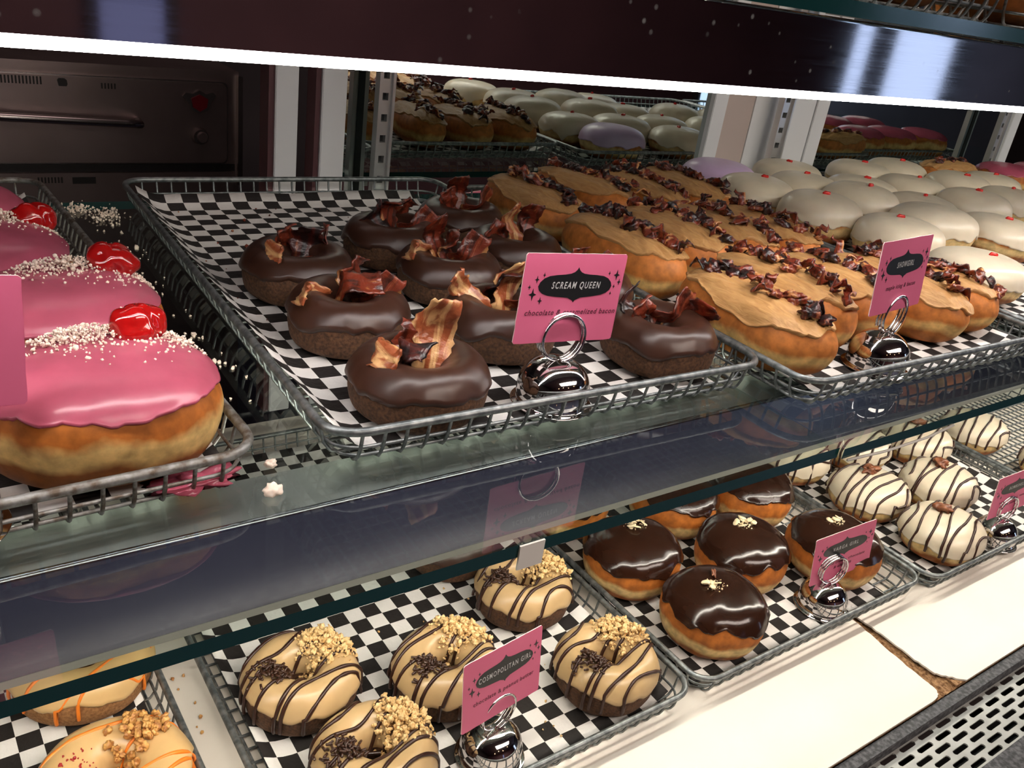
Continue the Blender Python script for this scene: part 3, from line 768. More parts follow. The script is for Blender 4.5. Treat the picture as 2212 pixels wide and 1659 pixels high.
# chocolate doughnuts with bacon
choc = [Shape(CAKE_B, CAKE_I, .0465, .0455, True, 2.0, sd, .05) for sd in (1, 2, 3, 4)]
choc_body = [body_mesh(s, 'cake_body', M['cake_dark'], 60, .0014) for s in choc]
choc_ice = [icing_mesh(s, 'chocolate_icing', M['choc_icing'], .755, .10, 1.8, .0022, rough=.0006, rf=(70, 70), drips=dr) for s, dr in zip(choc, ([(5.9, .10, .07)], [(.5, .2, .08)], [(3.6, .2, .06)], []))]
bacon_v = [bacon_mesh(.046, .021, .006, 11, M['bacon_pale']), bacon_mesh(.040, .016, .010, 12, M['bacon']), bacon_mesh(.034, .020, -.007, 13, M['bacon']),
           bacon_mesh(.036, .014, .012, 14, M['bacon_dark'], ruffle=.004), bacon_mesh(.028, .018, .005, 15, M['bacon']), bacon_mesh(.040, .013, .004, 16, M['bacon_pale'], ruffle=.004), bacon_mesh(.030, .020, .006, 17, M['bacon_dark'])]
CG = 'chocolate bacon doughnuts on the central tray'
# (x, y, variant, spin, label, [(piece, x, y, z, rx, ry, rz)...])
CH = [
 (.274, .446, 0, 0, 'chocolate bacon doughnut nearest the front rim, with a tall pale bacon piece', [(0, .004, -.004, .028, -4, 10, -15), (3, -.004, .012, .024, 30, -38, 40), (5, -.020, .026, .036, 62, -55, 10), (4, -.002, .014, .026, 20, -10, 160)]),
 (.277, .562, 1, 40, 'chocolate bacon doughnut directly behind the front left one, broad bacon square on top', [(2, .012, .004, .026, 20, 34, -5), (5, -.014, .012, .033, 40, -62, 0), (1, -.006, .014, .028, 50, -30, 60), (4, .008, .020, .030, 10, 24, 30)]),
 (.279, .664, 2, 80, 'leftmost chocolate bacon doughnut, with a dark upright bacon curl', [(6, .006, .006, .026, 5, 12, -20), (5, -.018, .016, .036, 58, -66, 15), (4, -.006, .016, .028, 20, -12, 20), (2, .012, .014, .022, 24, 18, 70)]),
 (.399, .725, 3, 10, 'chocolate bacon doughnut in the back row, with wide fanned bacon', [(2, .014, .002, .024, 10, 38, -8), (6, -.010, .004, .028, 6, -24, 20), (1, .0, .012, .026, 30, 0, 10), (4, .010, .018, .030, 25, 30, 30)]),
 (.506, .772, 0, 200, 'farthest chocolate bacon doughnut by the back right corner of its tray', [(4, -.010, .006, .028, 10, -20, 10), (1, .000, .010, .026, 8, 0, -20), (2, .012, .010, .028, 24, 26, 30)]),
 (.406, .630, 1, 130, 'chocolate bacon doughnut in the middle of the tray, with split bacon strips', [(5, -.016, .014, .037, 40, -66, 0), (1, -.002, .004, .028, -6, -8, 10), (2, .010, .002, .026, 8, 26, -20), (4, .000, .016, .028, 30, 0, 60)]),
 (.505, .668, 2, 250, 'chocolate bacon doughnut behind the scream queen card, with three upright strips', [(5, .002, .002, .028, 0, -16, 20), (1, .012, .004, .026, 0, 12, -20), (4, -.014, .006, .032, 26, -46, 0), (6, .016, .012, .026, 16, 26, 60)]),
 (.386, .516, 3, 300, 'chocolate bacon doughnut half hidden by the left side of the scream queen card', [(5, -.010, .006, .028, -8, -42, 0), (0, .004, .002, .022, 6, 10, 10), (2, .014, .006, .026, 10, 26, 0), (3, .0, .012, .028, 30, 0, 30)]),
 (.499, .452, 1, 60, 'chocolate bacon doughnut at the front right, beside the bare wire of the tray', [(4, -.008, .008, .028, 14, -30, 0), (2, .006, .012, .030, 20, 30, 10), (1, .010, .006, .026, 30, 52, -10), (3, -.010, -.002, .030, -30, -22, 20)]),
 (.505, .562, 0, 110, 'chocolate bacon doughnut mostly hidden behind the scream queen card', [(4, .0, .006, .028, 0, 0, 0), (2, .008, .008, .026, 20, 30, 0)]),
]
for (x, y, v, sp, lab, pcs) in CH:
    t = thing('chocolate_bacon_doughnut', x, y, .0072, 0, lab, CG)
    link('cake_body', choc_body[v], None, t, rot=(0, 0, R(sp))); link('chocolate_icing', choc_ice[v], None, t, rot=(0, 0, R(sp)) if v else (0, 0, R(sp)))
    for (k, px, py, pz, rx, ry, rz) in pcs:
        link('bacon_piece', bacon_v[k], None, t, (px, py, pz-.003), (R(rx), R(ry), R(rz)), (1.45, 1.15, 1.15))

# pink cherry doughnuts
pk = [Shape(scaled(FILL_B, 1.12), scaled(FILL_I, 1.12), .0625, .0540, False, 2.15, sd, .05) for sd in (7, 8)]
pk_b = [body_mesh(s, 'dough_body', M['dough_pink'], 72, .0018) for s in pk]
pk_i = [icing_mesh(s, 'pink_icing', M['pink_icing'], .535, .07, 2.2, .0017, nt=140, rough=.0005, rf=(45, 45), fine=.5) for s in pk]
def cherry(seed):
    bm = bmesh.new(); bmesh.ops.create_icosphere(bm, subdivisions=4, radius=1)
    for v in bm.verts:
        p = v.co.copy(); d = 1+.22*noise.noise(p*1.3+Vector((seed, 0, 0)))-.16*math.exp(-((p.x*.9+p.y*.3)**2)/.015)*(p.z > -.2)
        v.co = Vector((p.x*.0165, p.y*.0125, p.z*.0120))*d
    return to_mesh('cherry', bm, M['cherry'])
ch_m = [cherry(1), cherry(6), cherry(12)]
PG = 'pink cherry doughnuts on the left tray'
PKS = [(.083, .457, 0, 0, 'largest pink iced doughnut at the front, glossy cherry and sugar crumbs on top', (.024, .024, 20), 0),
       (.082, .572, 1, 20, 'second pink iced doughnut from the front, crumb covered cherry at its right', (.036, .024, -25), 1),
       (.048, .684, 0, 160, 'third pink iced doughnut from the front, with a dark smooth cherry', (.040, .030, 10), 2),
       (.036, .798, 1, 210, 'farthest pink iced doughnut, a heap of sugar crumbs on top', (-.02, .03, 0), 0)]
for (x, y, v, sp, lab, (cx, cyy, ca), cv) in PKS:
    t = thing('pink_cherry_doughnut', x, y, .0072, 0, lab, PG); s = pk[v]
    link('dough_body', pk_b[v], None, t); link('pink_icing', pk_i[v], None, t)
    p = s.on_top(cx, cyy, .0075); link('cherry', ch_m[cv], None, t, p, (R(10), R(5), R(ca)))
    pts = scatter(s, cx-.030, cyy-.002, .033, .015, 620, sp+1, .0020, .008, R(8)) + scatter(s, cx+.020, cyy-.004, .020, .014, 240, sp+2, .0022, .004, R(-30)) + scatter(s, cx-.005, cyy-.012, .045, .026, 120, sp+3, .0019, .0005)
    pts += [p+Vector((random.Random(sp+k).uniform(-.012, .012), random.Random(sp+k+50).uniform(-.004, .010), .0085-abs(random.Random(sp+k).uniform(-.012, .012))*.25)) for k in range(40)]
    o = link('sugar_crumbs', crumbs_mesh('sugar_crumbs', M['powder'], pts, .0004, .0011, sp, 'round'), None, t); o['kind'] = 'stuff'

# maple bacon bars
bars = [Shape([(a, b) for a, b in FILL_B], [(a, b) for a, b in FILL_I], .0365, .0800, False, 2.45, sd, .06) for sd in (21, 22, 23)]
bar_b = [body_mesh(s, 'dough_body', M['dough_bar'], 80, .0016) for s in bars]
bar_i = [icing_mesh(s, 'maple_frosting', M['maple'], .50, .17, 1.7, .0022, nt=150, ns=36, rough=.0018, rf=(120, 34), edge=3.0, fine=.32) for s in bars]
bits = [bit_mesh(1, M['bacon'], .0085, .0065, .0042), bit_mesh(2, M['bacon_dark'], .0085, .0065, .0042), bit_mesh(3, M['bacon'], .0115, .006, .0036), bit_mesh(4, M['bacon_dark'], .0085, .008, .0048),
        bacon_mesh(.019, .010, .005, 31, M['bacon'], 10, 4, .002, 1.2), bacon_mesh(.016, .010, .007, 32, M['bacon_dark'], 10, 4, .002, 1.5), bacon_mesh(.022, .011, .004, 33, M['bacon'], 10, 4, .0025, .9), bit_mesh(5, M['bacon_dark'], .009, .005, .003)]
MG = 'maple bacon bars on their tray'
BARS = [(.604, .447, 'maple bacon bar at the front left corner of its tray, frosting streaked along its length'),
        (.676, .476, 'second maple bar from the left in the front row, partly behind the showgirl card'),
        (.751, .470, 'maple bar in the front row just right of the chrome card holder'),
        (.822, .452, 'fourth maple bar from the left in the front row'),
        (.893, .458, 'maple bar at the right end of the front row, piled with bacon'),
        (.606, .622, 'maple bar in the second row at the left rail, torn frosting at its near end'),
        (.692, .641, 'second maple bar from the left in the middle row'),
        (.769, .641, 'third maple bar from the left in the middle row, dark bacon bits'),
        (.845, .640, 'maple bar at the right end of the middle row beside the white doughnuts'),
        (.622, .800, 'maple bar at the back left with a wavy frosting edge'),
        (.712, .818, 'maple bar in the back row with a broad curling frosting rim'),
        (.800, .812, 'third maple bar from the left in the back row'),
        (.880, .815, 'maple bar at the right end of the back row')]
for k, (x, y, lab) in enumerate(BARS):
    v = k % 3; s = bars[v]; rn = random.Random(100+k)
    t = thing('maple_bacon_bar', x, y, .0072, R(rn.uniform(-3, 4)+(4 if k == 9 else 0)), lab, MG, 'doughnut')
    t.scale = (rn.uniform(.96, 1.02), rn.uniform(.96, 1.01), rn.uniform(.95, 1.08))
    if k == 10: t.rotation_euler = (R(0), R(6), R(12)); t.location.z = .0105
    flip = rn.choice((0, PI))
    link('dough_body', bar_b[v], None, t, rot=(0, 0, flip)); link('maple_frosting', bar_i[v], None, t, rot=(0, 0, flip))
    n = 19
    for q in range(n):
        yy = -.064+.128*(q+rn.uniform(-.3, .3))/(n-1); xx = rn.gauss(.005, .0062)
        p = s.on_top(xx, yy, .0045 if q % 2 else .003); b = rn.randrange(8)
        if b in (4, 5, 6): link('bacon_bit', bits[b], None, t, p+Vector((0, -.005, 0)), (R(rn.uniform(50, 110)), R(rn.uniform(-40, 40)), R(rn.uniform(0, 360))))
        else: link('bacon_bit', bits[b], None, t, p+Vector((0, 0, .001)), (R(rn.uniform(-25, 25)), R(rn.uniform(-25, 25)), R(rn.uniform(0, 360))))

# white iced doughnuts with a red dot
wh = [Shape(scaled(FILL_B, .98), scaled(FILL_I, .98), .0570, .0540, False, 2.1, sd, .06) for sd in (41, 42, 43)]
wh_b = [body_mesh(s, 'dough_body', M['dough_round'], 56, .0014) for s in wh]
wh_i = [icing_mesh(s, 'white_icing', M['white_icing'], .74, .10, 2.6, .0021, nt=110, rough=.0007, rf=(50, 50), drips=dr) for s, dr in zip(wh, ([(1.3, .16, .2), (2.2, .1, .16)], [(1.9, .2, .2), (.8, .12, .2)], [(1.0, .1, .22), (4.4, .2, .1)]))]
bm = bmesh.new()
tube_bm(bm, [(-.0045, -.001, .0006), (-.002, .0008, .0012), (.001, -.0006, .0012), (.0045, .0009, .0006)], .002, 8, rs=[.0018, .0026, .0022, .0025])
dot = to_mesh('red_dot', bm, M['red_gel'])
WG = 'white iced doughnuts with a red dot'
WH = [(1.032, .474, 'white doughnut with a red dot nearest the front, right of the showgirl card'),
      (1.055, .594, 'white doughnut with a red dot just above the showgirl card'),
      (1.160, .612, 'white doughnut with no red dot showing, in the second row'),
      (1.276, .578, 'white doughnut with a red dot at the right edge of the picture, second row'),
      (1.028, .698, 'white doughnut with a red dot directly behind the bacon of the maple bars'),
      (1.147, .722, 'large domed white doughnut with a bold red dot in the third row'),
      (1.262, .692, 'white doughnut with a squiggled red dot in the third row'),
      (1.411, .690, 'greenish shaded white doughnut with a red dot right of the third row'),
      (1.545, .702, 'white doughnut with a red dot at the right edge, third row'),
      (1.030, .812, 'white doughnut with a slanted red dot behind the back row of maple bars'),
      (1.146, .818, 'white doughnut with a red dot and bare dough at its near edge'),
      (1.268, .800, 'white doughnut with a red dot in the fourth row, left of the middle'),
      (1.412, .800, 'white doughnut with a red dot in the fourth row, right of the middle'),
      (1.563, .803, 'white doughnut with thin icing showing brown dough, fourth row'),
      (1.690, .812, 'last white doughnut at the right end of the fourth row'),
      (1.225, .880, 'white doughnut in the back row in front of the white post'),
      (1.412, .905, 'white doughnut in the back row, left of the pair before the right mirror'),
      (1.520, .905, 'white doughnut in the back row, right of the pair before the right mirror')]
WH[15] = (1.215, .888+.02, WH[15][2])
for k, (x, y, lab) in enumerate(WH):
    v = k % 3; rn = random.Random(300+k); s = wh[v]
    if y > .85: y = .904
    t = thing('white_doughnut', x, y, .0072+(.006 if k in (5, 2) else 0), 0, lab, WG)
    t.scale = (rn.uniform(.95, 1.03), rn.uniform(.95, 1.0), rn.uniform(.94, 1.12)); t.location.z += .0018; t.rotation_euler = (R(rn.uniform(-1.6, 1.6)), R(rn.uniform(-1.2, 1.2)), R(rn.uniform(-25, 25)))
    link('dough_body', wh_b[v], None, t); link('white_icing', wh_i[v], None, t)
    if k != 2:
        p = s.on_top(rn.uniform(-.008, .008), rn.uniform(-.014, .004), .0022); link('red_dot', dot, None, t, p, (0, 0, R(rn.uniform(-60, 20))))
t = thing('lilac_iced_doughnut', 1.052, .905, .0072, 0, 'doughnut with lilac icing at the back left of the white ones', 'single odd doughnuts')
link('dough_body', wh_b[1], None, t); link('lilac_icing', icing_mesh(wh[1], 'lilac_icing', M['purple_icing'], .74, .1, 2.6, .002, nt=80), None, t)
# maple doughnut and pink ones farther right; most are seen in the right mirror
t = thing('maple_bacon_bar', 1.70, .905, .0072, R(90), 'maple bar lying crosswise at the far right edge behind the white doughnuts', 'maple bars at the far right')
link('dough_body', bar_b[0], None, t); link('maple_frosting', bar_i[0], None, t)
for q in range(6): link('bacon_bit', bits[q % 4], None, t, bars[0].on_top(.004*(-1)**q, -.05+.02*q, .004), (0, 0, q))
tray(1.765, .352, 0, .405, .567, 0, 'wire tray of pink doughnuts beyond the right edge, seen in the right mirror', TG)
for k, (x, y) in enumerate([(1.836, .86), (1.964, .855), (2.092, .86), (1.895, .735), (2.030, .73)]):
    t = thing('pink_doughnut', x, y, .0055, R(k*50), ('leftmost', 'second', 'third', 'nearer left', 'nearer right')[k]+' pink iced doughnut seen mirrored in the right mirror', 'pink doughnuts seen in the right mirror')
    link('dough_body', pk_b[k % 2], None, t); link('pink_icing', pk_i[k % 2], None, t)

# ---- lower deck
ZB = ZD+.0072
# striped peanut doughnuts
ps = [Shape(scaled(CAKE_B, 1.1), scaled(CAKE_I, 1.1), .0475, .0460, True, 2.0, sd, .06) for sd in (51, 52, 53)]
ps_b = [body_mesh(s, 'cake_body', M['cake_dark'], 60, .0014) for s in ps]
ps_i = [icing_mesh(s, 'peanut_icing', M['peanut_icing'], .77, .09, 2.0, .0021, rough=.0004) for s in ps]
SG = 'striped peanut doughnuts on the bottom deck'
pnut = [bit_mesh(200+z_, M['peanut'], .0030, .0024, .0020) for z_ in range(3)]
bm = bmesh.new(); bmesh.ops.create_cone(bm, segments=8, radius1=.00105, radius2=.00105, depth=.0052, cap_ends=True); bmesh.ops.bevel(bm, geom=[e_ for e_ in bm.edges if e_.is_boundary or abs(e_.verts[0].co.z-e_.verts[1].co.z) < 1e-6], offset=.0004, segments=1, affect='EDGES'); sprk = to_mesh('sprinkle', bm, M['sprinkle'])
PB = [(.232, .517, 0, -8, 'striped peanut doughnut at the left of its tray, nuts at upper right'),
      (.349, .474, 1, 5, 'striped peanut doughnut half behind the cosmopolitan girl card'),
      (.476, .534, 2, -20, 'striped peanut doughnut at the back, under the glass shelf edge'),
      (.484, .411, 0, -2, 'striped peanut doughnut at the right front with its hole open'),
      (.252, .418, 1, -15, 'striped peanut doughnut at the bottom edge of the picture')]
for k, (x, y, v, sp, lab) in enumerate(PB):
    t = thing('striped_peanut_doughnut', x, y, ZB, R(sp), lab, SG); s = ps[v]
    link('cake_body', ps_b[v], None, t); link('peanut_icing', ps_i[v], None, t)
    for me in drizzle_lines(s, R(17-sp), [-.037, -.0255, -.014, -.002, .010, .023, .035], .0017, M['drizzle_dark'], k*3+1): link('drizzle', me, None, t)
    o = link('chopped_peanuts', crumbs_mesh('chopped_peanuts', M['peanut'], scatter(s, .026, .015, .026, .022, 400, k+60, .0035, .006, R(-25)), .0008, .0018, k), None, t); o['kind'] = 'stuff'
    rn = random.Random(700+k)
    for p in scatter(s, .026, .015, .026, .022, 40, k+65, .0048, .006, R(-25)): link('peanut_piece', pnut[rn.randrange(3)], None, t, p, (rn.uniform(0, 6), rn.uniform(0, 6), rn.uniform(0, 6)))
    for p in scatter(s, -.026, -.007, .0165, .014, 84, k+70, .0044, .0046): link('sprinkle', sprk, None, t, p, (PI/2+rn.gauss(0, .35), 0, rn.uniform(0, 2*PI)))
t = thing('brown_cake_doughnut', .448, .632, ZB, 0, 'plain brown doughnut seen through the glass behind the striped peanut ones', 'single odd doughnuts')
link('cake_body', choc_body[0], None, t); link('icing', choc_ice[1], None, t)
# apricot iced doughnuts
ap = [Shape(CAKE_B, CAKE_I, .0530, .0500, True, 2.0, sd, .05) for sd in (61, 62)]
AG = 'apricot iced doughnuts at the bottom left'
for k, (x, y, lab) in enumerate([(.082, .612, 'apricot iced doughnut crossed by the green glass shelf edge'), (.080, .488, 'apricot iced doughnut cut by the bottom edge, red flakes and nuts on top')]):
    s = ap[k]; t = thing('apricot_doughnut', x, y, ZB, 0, lab, AG)
    link('cake_body', body_mesh(s, 'cake_body', M['cake_tan'], 60, .0014), None, t)
    link('apricot_icing', icing_mesh(s, 'apricot_icing', M['orange_tan'], .76, .09, 2.0, .0022, rough=.0005), None, t)
    for me in drizzle_lines(s, R(12 if k else 18), [-.043, -.030, -.014, .010, .030], .0016, M['drizzle_orange'], k+9, off=.0016, wav=.005): link('drizzle', me, None, t)
    rn = random.Random(k)
    for q, p in enumerate(scatter(s, .018, .014, .024, .022, 42, k+80, .004, .007)):
        if q == 0: nutm = [bit_mesh(60+z_, M['nut_brown'], .0034, .0028, .0024) for z_ in range(4)]
        link('nut_piece', nutm[q % 4], None, t, p, (rn.uniform(0, 3), rn.uniform(0, 3), rn.uniform(0, 6)))
    M['flake'] = M.get('flake') or mat('red_flake', (.35, .02, .02), .5)
    o = link('red_flakes', crumbs_mesh('red_flakes', M['flake'], scatter(s, -.022, .006, .018, .018, 46, k+90, .0026, .0004), .0005, .0014, k), None, t); o['kind'] = 'stuff'

# ganache doughnuts with almond slices
ga = [Shape(scaled(FILL_B, 1.14), scaled(FILL_I, 1.14), .0535, .0520, False, 2.1, sd, .06) for sd in (71, 72, 73)]
ga_b = [body_mesh(s, 'dough_body', M['dough_round'], 64, .0016) for s in ga]
ga_i = [icing_mesh(s, 'ganache', M['ganache'], .60, .13, 1.9, .0021, nt=130, rough=.0011, rf=(34, 34), fine=.4) for s in ga]
def almond_mesh(seed):
    rn = random.Random(seed); bm = bmesh.new(); n = 12; up, dn = [], []
    for i in range(n):
        a = 2*PI*i/n; r_ = 1+.12*rn.uniform(-1, 1); x = .0046*math.cos(a)*r_*(1-.25*math.cos(a)*.5); y = .0029*math.sin(a)*r_
        z = .0010*math.sin(x*400); up.append(bm.verts.new((x, y, z+.0005))); dn.append(bm.verts.new((x, y, z-.0005)))
    c = bm.verts.new((0, 0, .0009)); d = bm.verts.new((0, 0, -.0006))
    for i in range(n):
        j = (i+1) % n; bm.faces.new((up[i], up[j], c)); bm.faces.new((dn[j], dn[i], d)); bm.faces.new((up[j], up[i], dn[i], dn[j]))
    return to_mesh('almond_slice', bm, M['almond'])
alm = [almond_mesh(k) for k in range(3)]
choc_curl = bit_mesh(77, M['pecan'], .0065, .0022, .0018)
GG = 'ganache almond doughnuts on the bottom deck'
GA = [(.612, .522, 0, 'ganache doughnut at the left of its tray, almond pile toward the back', 7, 0),
      (.738, .586, 1, 'ganache doughnut partly behind the one with the almond heap', 0, 0),
      (.852, .560, 2, 'ganache doughnut farthest back at the right rail, glossy top', 0, 0),
      (.737, .474, 0, 'ganache doughnut with the largest heap of almond crumbs', 6, 60),
      (.630, .416, 1, 'biggest nearest ganache doughnut, five almond slices and a chocolate curl', 6, 0),
      (.852, .432, 2, 'ganache doughnut behind the varga girl card', 3, 0),
      (.612, .640, 1, 'ganache doughnut half hidden behind the green glass shelf edge', 0, 0)]
for k, (x, y, v, lab, na, cr) in enumerate(GA):
    s = ga[v]; rn = random.Random(500+k); t = thing('ganache_doughnut', x, y, ZB, 0, lab, GG)
    fl = R((0, 120, 40, 200, 0, 90, 60)[k])
    link('dough_body', ga_b[v], None, t, rot=(0, 0, fl)); link('ganache', ga_i[v], None, t, rot=(0, 0, fl))
    cx, cyy = ((.008, .010), (0, 0), (0, 0), (.004, .008), (-.006, .004), (0, .006), (0, 0))[k]
    for q in range(na):
        p = s.on_top(cx+rn.uniform(-.010, .010), cyy+rn.uniform(-.008, .008), .0035+.0012*(q % 3))
        link('almond_slice', alm[q % 3], None, t, p, (R(rn.uniform(-25, 25)), R(rn.uniform(-25, 25)), rn.uniform(0, 6)))
    if k == 4: link('chocolate_curl', choc_curl, None, t, s.on_top(.006, .016, .0045), (R(20), 0, R(50)))
    if na:
        o = link('almond_crumbs', crumbs_mesh('almond_crumbs', M['almond'], scatter(s, cx, cyy, .014, .010, 40+cr, k+130, .0028, .002), .0004, .0010, k), None, t); o['kind'] = 'stuff'

# white striped doughnuts with a pecan
bo = [Shape(scaled(FILL_B, .92), scaled(FILL_I, .92), .0530, .0470, False, 2.2, sd, .05) for sd in (81, 82, 83)]
bo_b = [body_mesh(s, 'dough_body', M['dough_round'], 60, .0014) for s in bo]
bo_i = [icing_mesh(s, 'white_icing', M['white_icing'], .76, .07, 2.6, .0019, nt=110, rough=.0004) for s in bo]
pec = [bit_mesh(90+k, M['pecan'], .0115, .0080, .0055) for k in range(3)]
BG = 'white striped pecan doughnuts on the bottom deck'
BO = [(1.020, .497, 0, 'white striped doughnut with a pecan left of the middle of its tray'), (1.142, .468, 1, 'white striped doughnut with a pecan left of the bombshell card'),
      (1.030, .396, 2, 'white striped doughnut nearest the front rail, bacon coloured nut cluster on top'), (.992, .605, 1, 'white striped doughnut at the left rail, cut by the glass edge'),
      (1.118, .590, 2, 'dark sided striped doughnut just under the glass shelf corner'), (1.235, .560, 0, 'white striped doughnut in the second row with many stripes')]
for k, (x, y, v, lab) in enumerate(BO):
    s = bo[v]; t = thing('striped_pecan_doughnut', x, y, ZB, R(-6+4*(k % 3)), lab, BG)
    link('dough_body', bo_b[v], None, t); link('white_icing', bo_i[v], None, t)
    for me in drizzle_lines(s, R(15), [-.044, -.031, -.018, -.005, .008, .021, .034, .045], .0017, M['drizzle_dark'], k*5+2, drop=.25): link('drizzle', me, None, t)
    if k != 4: link('pecan', pec[k % 3], None, t, s.on_top(.002, .010, .006), (0, 0, k*1.1))
tray(1.312, .345, ZL, .368, .567, 0, 'wire tray at the far lower right behind the bombshell card', LG)
for k, (x, y) in enumerate([(1.375, .545), (1.40, .425)]):
    s = bo[k]; t = thing('striped_pecan_doughnut', x, y, ZB-.001, 0, ('white striped doughnut at the right edge under the glass shelf', 'shaded white striped doughnut right of the bombshell card holder')[k], BG)
    link('dough_body', bo_b[k], None, t); link('white_icing', bo_i[k], None, t)
    for me in drizzle_lines(s, R(15), [-.044, -.030, -.015, 0, .014, .030, .044], .0017, M['drizzle_dark'], k*5+40, drop=.25): link('drizzle', me, None, t)
# pink ones on the top shelf, just showing at the upper right corner
for k, (x, y) in enumerate([(.79, .43), (.91, .43), (.60, .43)]):
    t = thing('pink_doughnut', x, y, .2885+.0048, R(k*70), ('pink iced doughnut in the top right wire tray, left one', 'pink iced doughnut in the top right wire tray, right one', 'pink iced doughnut in the top tray nearest the middle')[k], 'pink doughnuts on the topmost shelf')
    link('dough_body', pk_b[k % 2], None, t); link('pink_icing', pk_i[k % 2], None, t)

# ------------------------------------------------------------------ card holders and cards
def holder(x, y, z, yaw, label, r=.0262):
    e = empty('card_holder', (x, y, z), yaw, label, 'card holder', 'chrome card holders')
    prof = catmull([(0, 0), (.9, 0), (1.08, .0005), (1.12, .0018), (1.0, .0030), (.97, .0045), (.995, .010), (.97, .0175), (.84, .0255), (.52, .0325), (0, .0355)], 66)
    bm = bmesh.new(); nt = 48; rows = []
    for i in range(nt):
        a = 2*PI*i/nt; rows.append([bm.verts.new((p*r*math.cos(a), p*r*math.sin(a), zz)) if p > 1e-4 else None for p, zz in prof])
    lo = bm.verts.new((0, 0, 0)); hi = bm.verts.new((0, 0, prof[-1][1]))
    for i in range(nt):
        A, B = rows[i], rows[(i+1) % nt]
        for j in range(len(prof)-1):
            a, b, c, d = A[j], B[j], B[j+1], A[j+1]
            if a is None: bm.faces.new((lo, c, d))
            elif d is None: bm.faces.new((a, b, hi))
            else: bm.faces.new((a, b, c, d))
    link('weighted_base', to_mesh('weighted_base', bm, M['chrome']), None, e)
    # triple coil of wire, axis along local y
    bm = bmesh.new(); pts = []; rr = .0170; n = 110
    for i in range(n+1):
        a = -PI/2+2*PI*2.85*i/n; pts.append((rr*math.cos(a), -.0042+.0084*i/n, .0352+rr-.001+rr*math.sin(a)))
    tube_bm(bm, pts, .00125, 8); link('coil', to_mesh('coil', bm, M['chrome']), None, e)
    return e
def text(body, size, m, parent, loc, shear=.0, name='lettering', sp=1.0, bold=0.0, xs=1.0):
    c = D.curves.new(name, 'FONT'); c.body = body; c.size = size; c.align_x = 'CENTER'; c.align_y = 'CENTER'; c.shear = shear; c.space_character = sp; c.offset = bold; c.resolution_u = 3
    c.materials.append(m); tmp = D.objects.new(name, c); COL.objects.link(tmp); bpy.context.view_layer.update()
    me = D.meshes.new_from_object(tmp.evaluated_get(bpy.context.evaluated_depsgraph_get())); D.objects.remove(tmp); D.curves.remove(c)
    if not me.materials: me.materials.append(m)
    o = link(name, me, None, parent, loc, (R(90), 0, 0), (xs, 1, 1)); return o
CW, CHH = .085, .062
def plate(name, pts, y0, y1, m, parent):
    return flat_poly(name, pts, y0, y1, m, parent)
